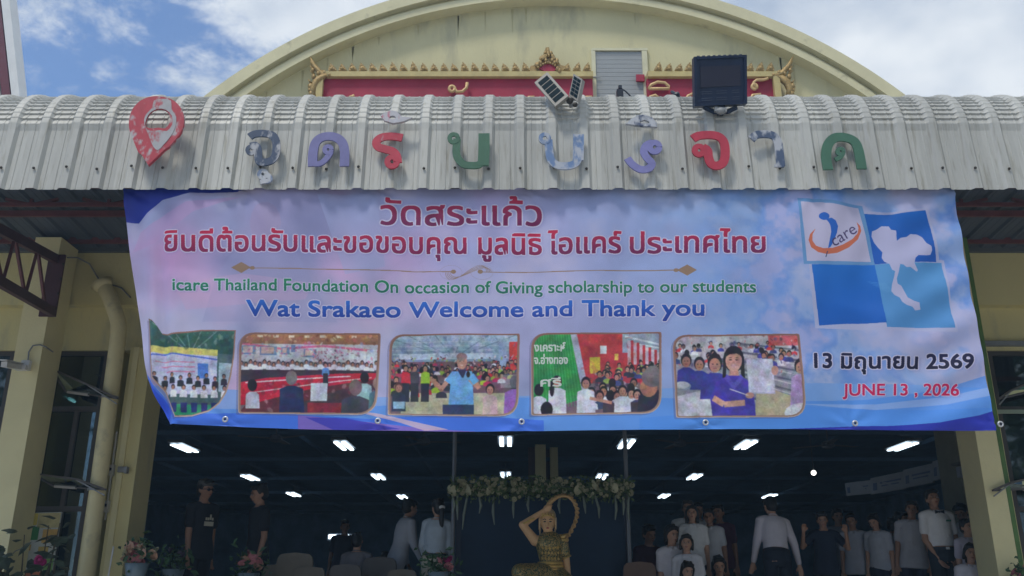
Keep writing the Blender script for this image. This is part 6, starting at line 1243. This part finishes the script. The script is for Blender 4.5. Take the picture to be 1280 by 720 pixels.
for q_, c in (((0, 0, .35, .18), (.60, .48, .08)), ((.35, 0, 1, .22), (.50, .44, .22)), ((0, .18, .45, .38), (.05, .22, .07)), ((.55, .22, 1, .42), (.58, .36, .10)), ((.1, .42, .3, .52), (.5, .30, .06)), ((.5, .45, .8, .56), (.52, .38, .10)), ((.72, .60, 1, 1), (.18, .34, .10)), ((.2, .78, .7, .95), (.60, .20, .10))):
    u0, v0, u1, v1 = q_; slab(sub(P, u0 + .01, v0 + .01, u1 - .01, v1 - .01), n, .001, .003, 'printed_patch', M('poster_ink_%d_%d' % (int(c[0] * 99), int(c[1] * 99)), c, .5, var=.2, scale=8), po)
Pg = [U(76, 690, YW + .3), U(93, 700, YW + .3), U(91, 716, YW + .3), U(72, 708, YW + .3)]
o = thing('metal_grille', 'small bright slatted metal grille behind the lower left window', 'grille', Pg[0])
for k in range(5): slab(sub(Pg, 0, k * .2, 1, k * .2 + .13), V((0, -1, 0)), 0, -.02, 'slat', M('bright_slat', (.5, .5, .5), .4), o)

# ------------------------------------------------------------ trees behind the photographer (seen in the window glass), three at right added unseen for shade
random.seed(31)
m_bark = M('bark', (.12, .09, .06), .9, bump=.4)
def tree(x, y, h, r, label):
    o = thing('broadleaf_tree', label, 'tree', (x, y, 0), 'trees standing behind the photographer'); b = MB()
    b.tube([(x, y, 0), (x + .1, y, h * .25), (x - .1, y + .1, h * .5), (x, y, h * .8)], [.28, .22, .15, .05], 10); cl = []
    for k in range(9): a = k * 2.4; z = h * (.35 + .05 * k); e = V((x + r * .6 * math.cos(a), y + r * .6 * math.sin(a), z + h * .15)); b.tube([(x, y, z), V((x, y, z)).lerp(e, .5) + V((0, 0, .1)), e], [.09, .06, .02], 6); cl.append(e)
    b.build('trunk', m_bark, o); cl += [V((x + random.gauss(0, r * .4), y + random.gauss(0, r * .4), h * random.uniform(.4, .97))) for _ in range(12)]
    l = leafcloud(3600, lambda: random.choice(cl) + V((random.gauss(0, r * .22), random.gauss(0, r * .22), random.gauss(0, r * .2))), .45, .5).build('crown', m_leaf, o, fix=False)
for x, y, h, r, l in ((-13, -17, 8, 3.2, 'tall leafy tree, far left behind the viewer'), (-6, -21, 7, 3, 'leafy tree left of the middle behind the viewer'), (2, -25, 6.5, 3, 'lower leafy tree straight behind the viewer'), (10, -21, 7.5, 3.2, 'leafy tree right of the middle behind the viewer'), (17, -17, 8, 3.2, 'tall leafy tree, far right behind the viewer'), (-20, -10, 8, 3, 'tree at the left edge of the court behind the viewer'), (15, 2, 6.5, 2.6, 'leafy tree added to shade from the right of the court, beyond the picture'), (17, -6, 7, 2.8, 'leafy tree added to shade from the right of the viewer, beyond the picture'), (19, 7, 6.5, 2.6, 'leafy tree added for shade near the right end of the hall, beyond the picture')):
    tree(x, y, h * 1.6, r * 1.25, l)

# ------------------------------------------------------------ added air volume standing in for the lens veil that lifts the blacks
hz = MB(); hz.span((-320, -320, -1), (320, 320, 22)); m_hz = bpy.data.materials.new('lens_veil'); m_hz.use_nodes = True; t = m_hz.node_tree; t.nodes.clear()
o_ = t.nodes.new('ShaderNodeOutputMaterial'); pv = t.nodes.new('ShaderNodeVolumePrincipled'); pv.inputs['Color'].default_value = (.48, .74, 1, 1); pv.inputs['Density'].default_value = .0045; pv.inputs['Anisotropy'].default_value = .2
t.links.new(pv.outputs[0], o_.inputs['Volume']); hz.build('veil_volume', m_hz, kind='stuff')
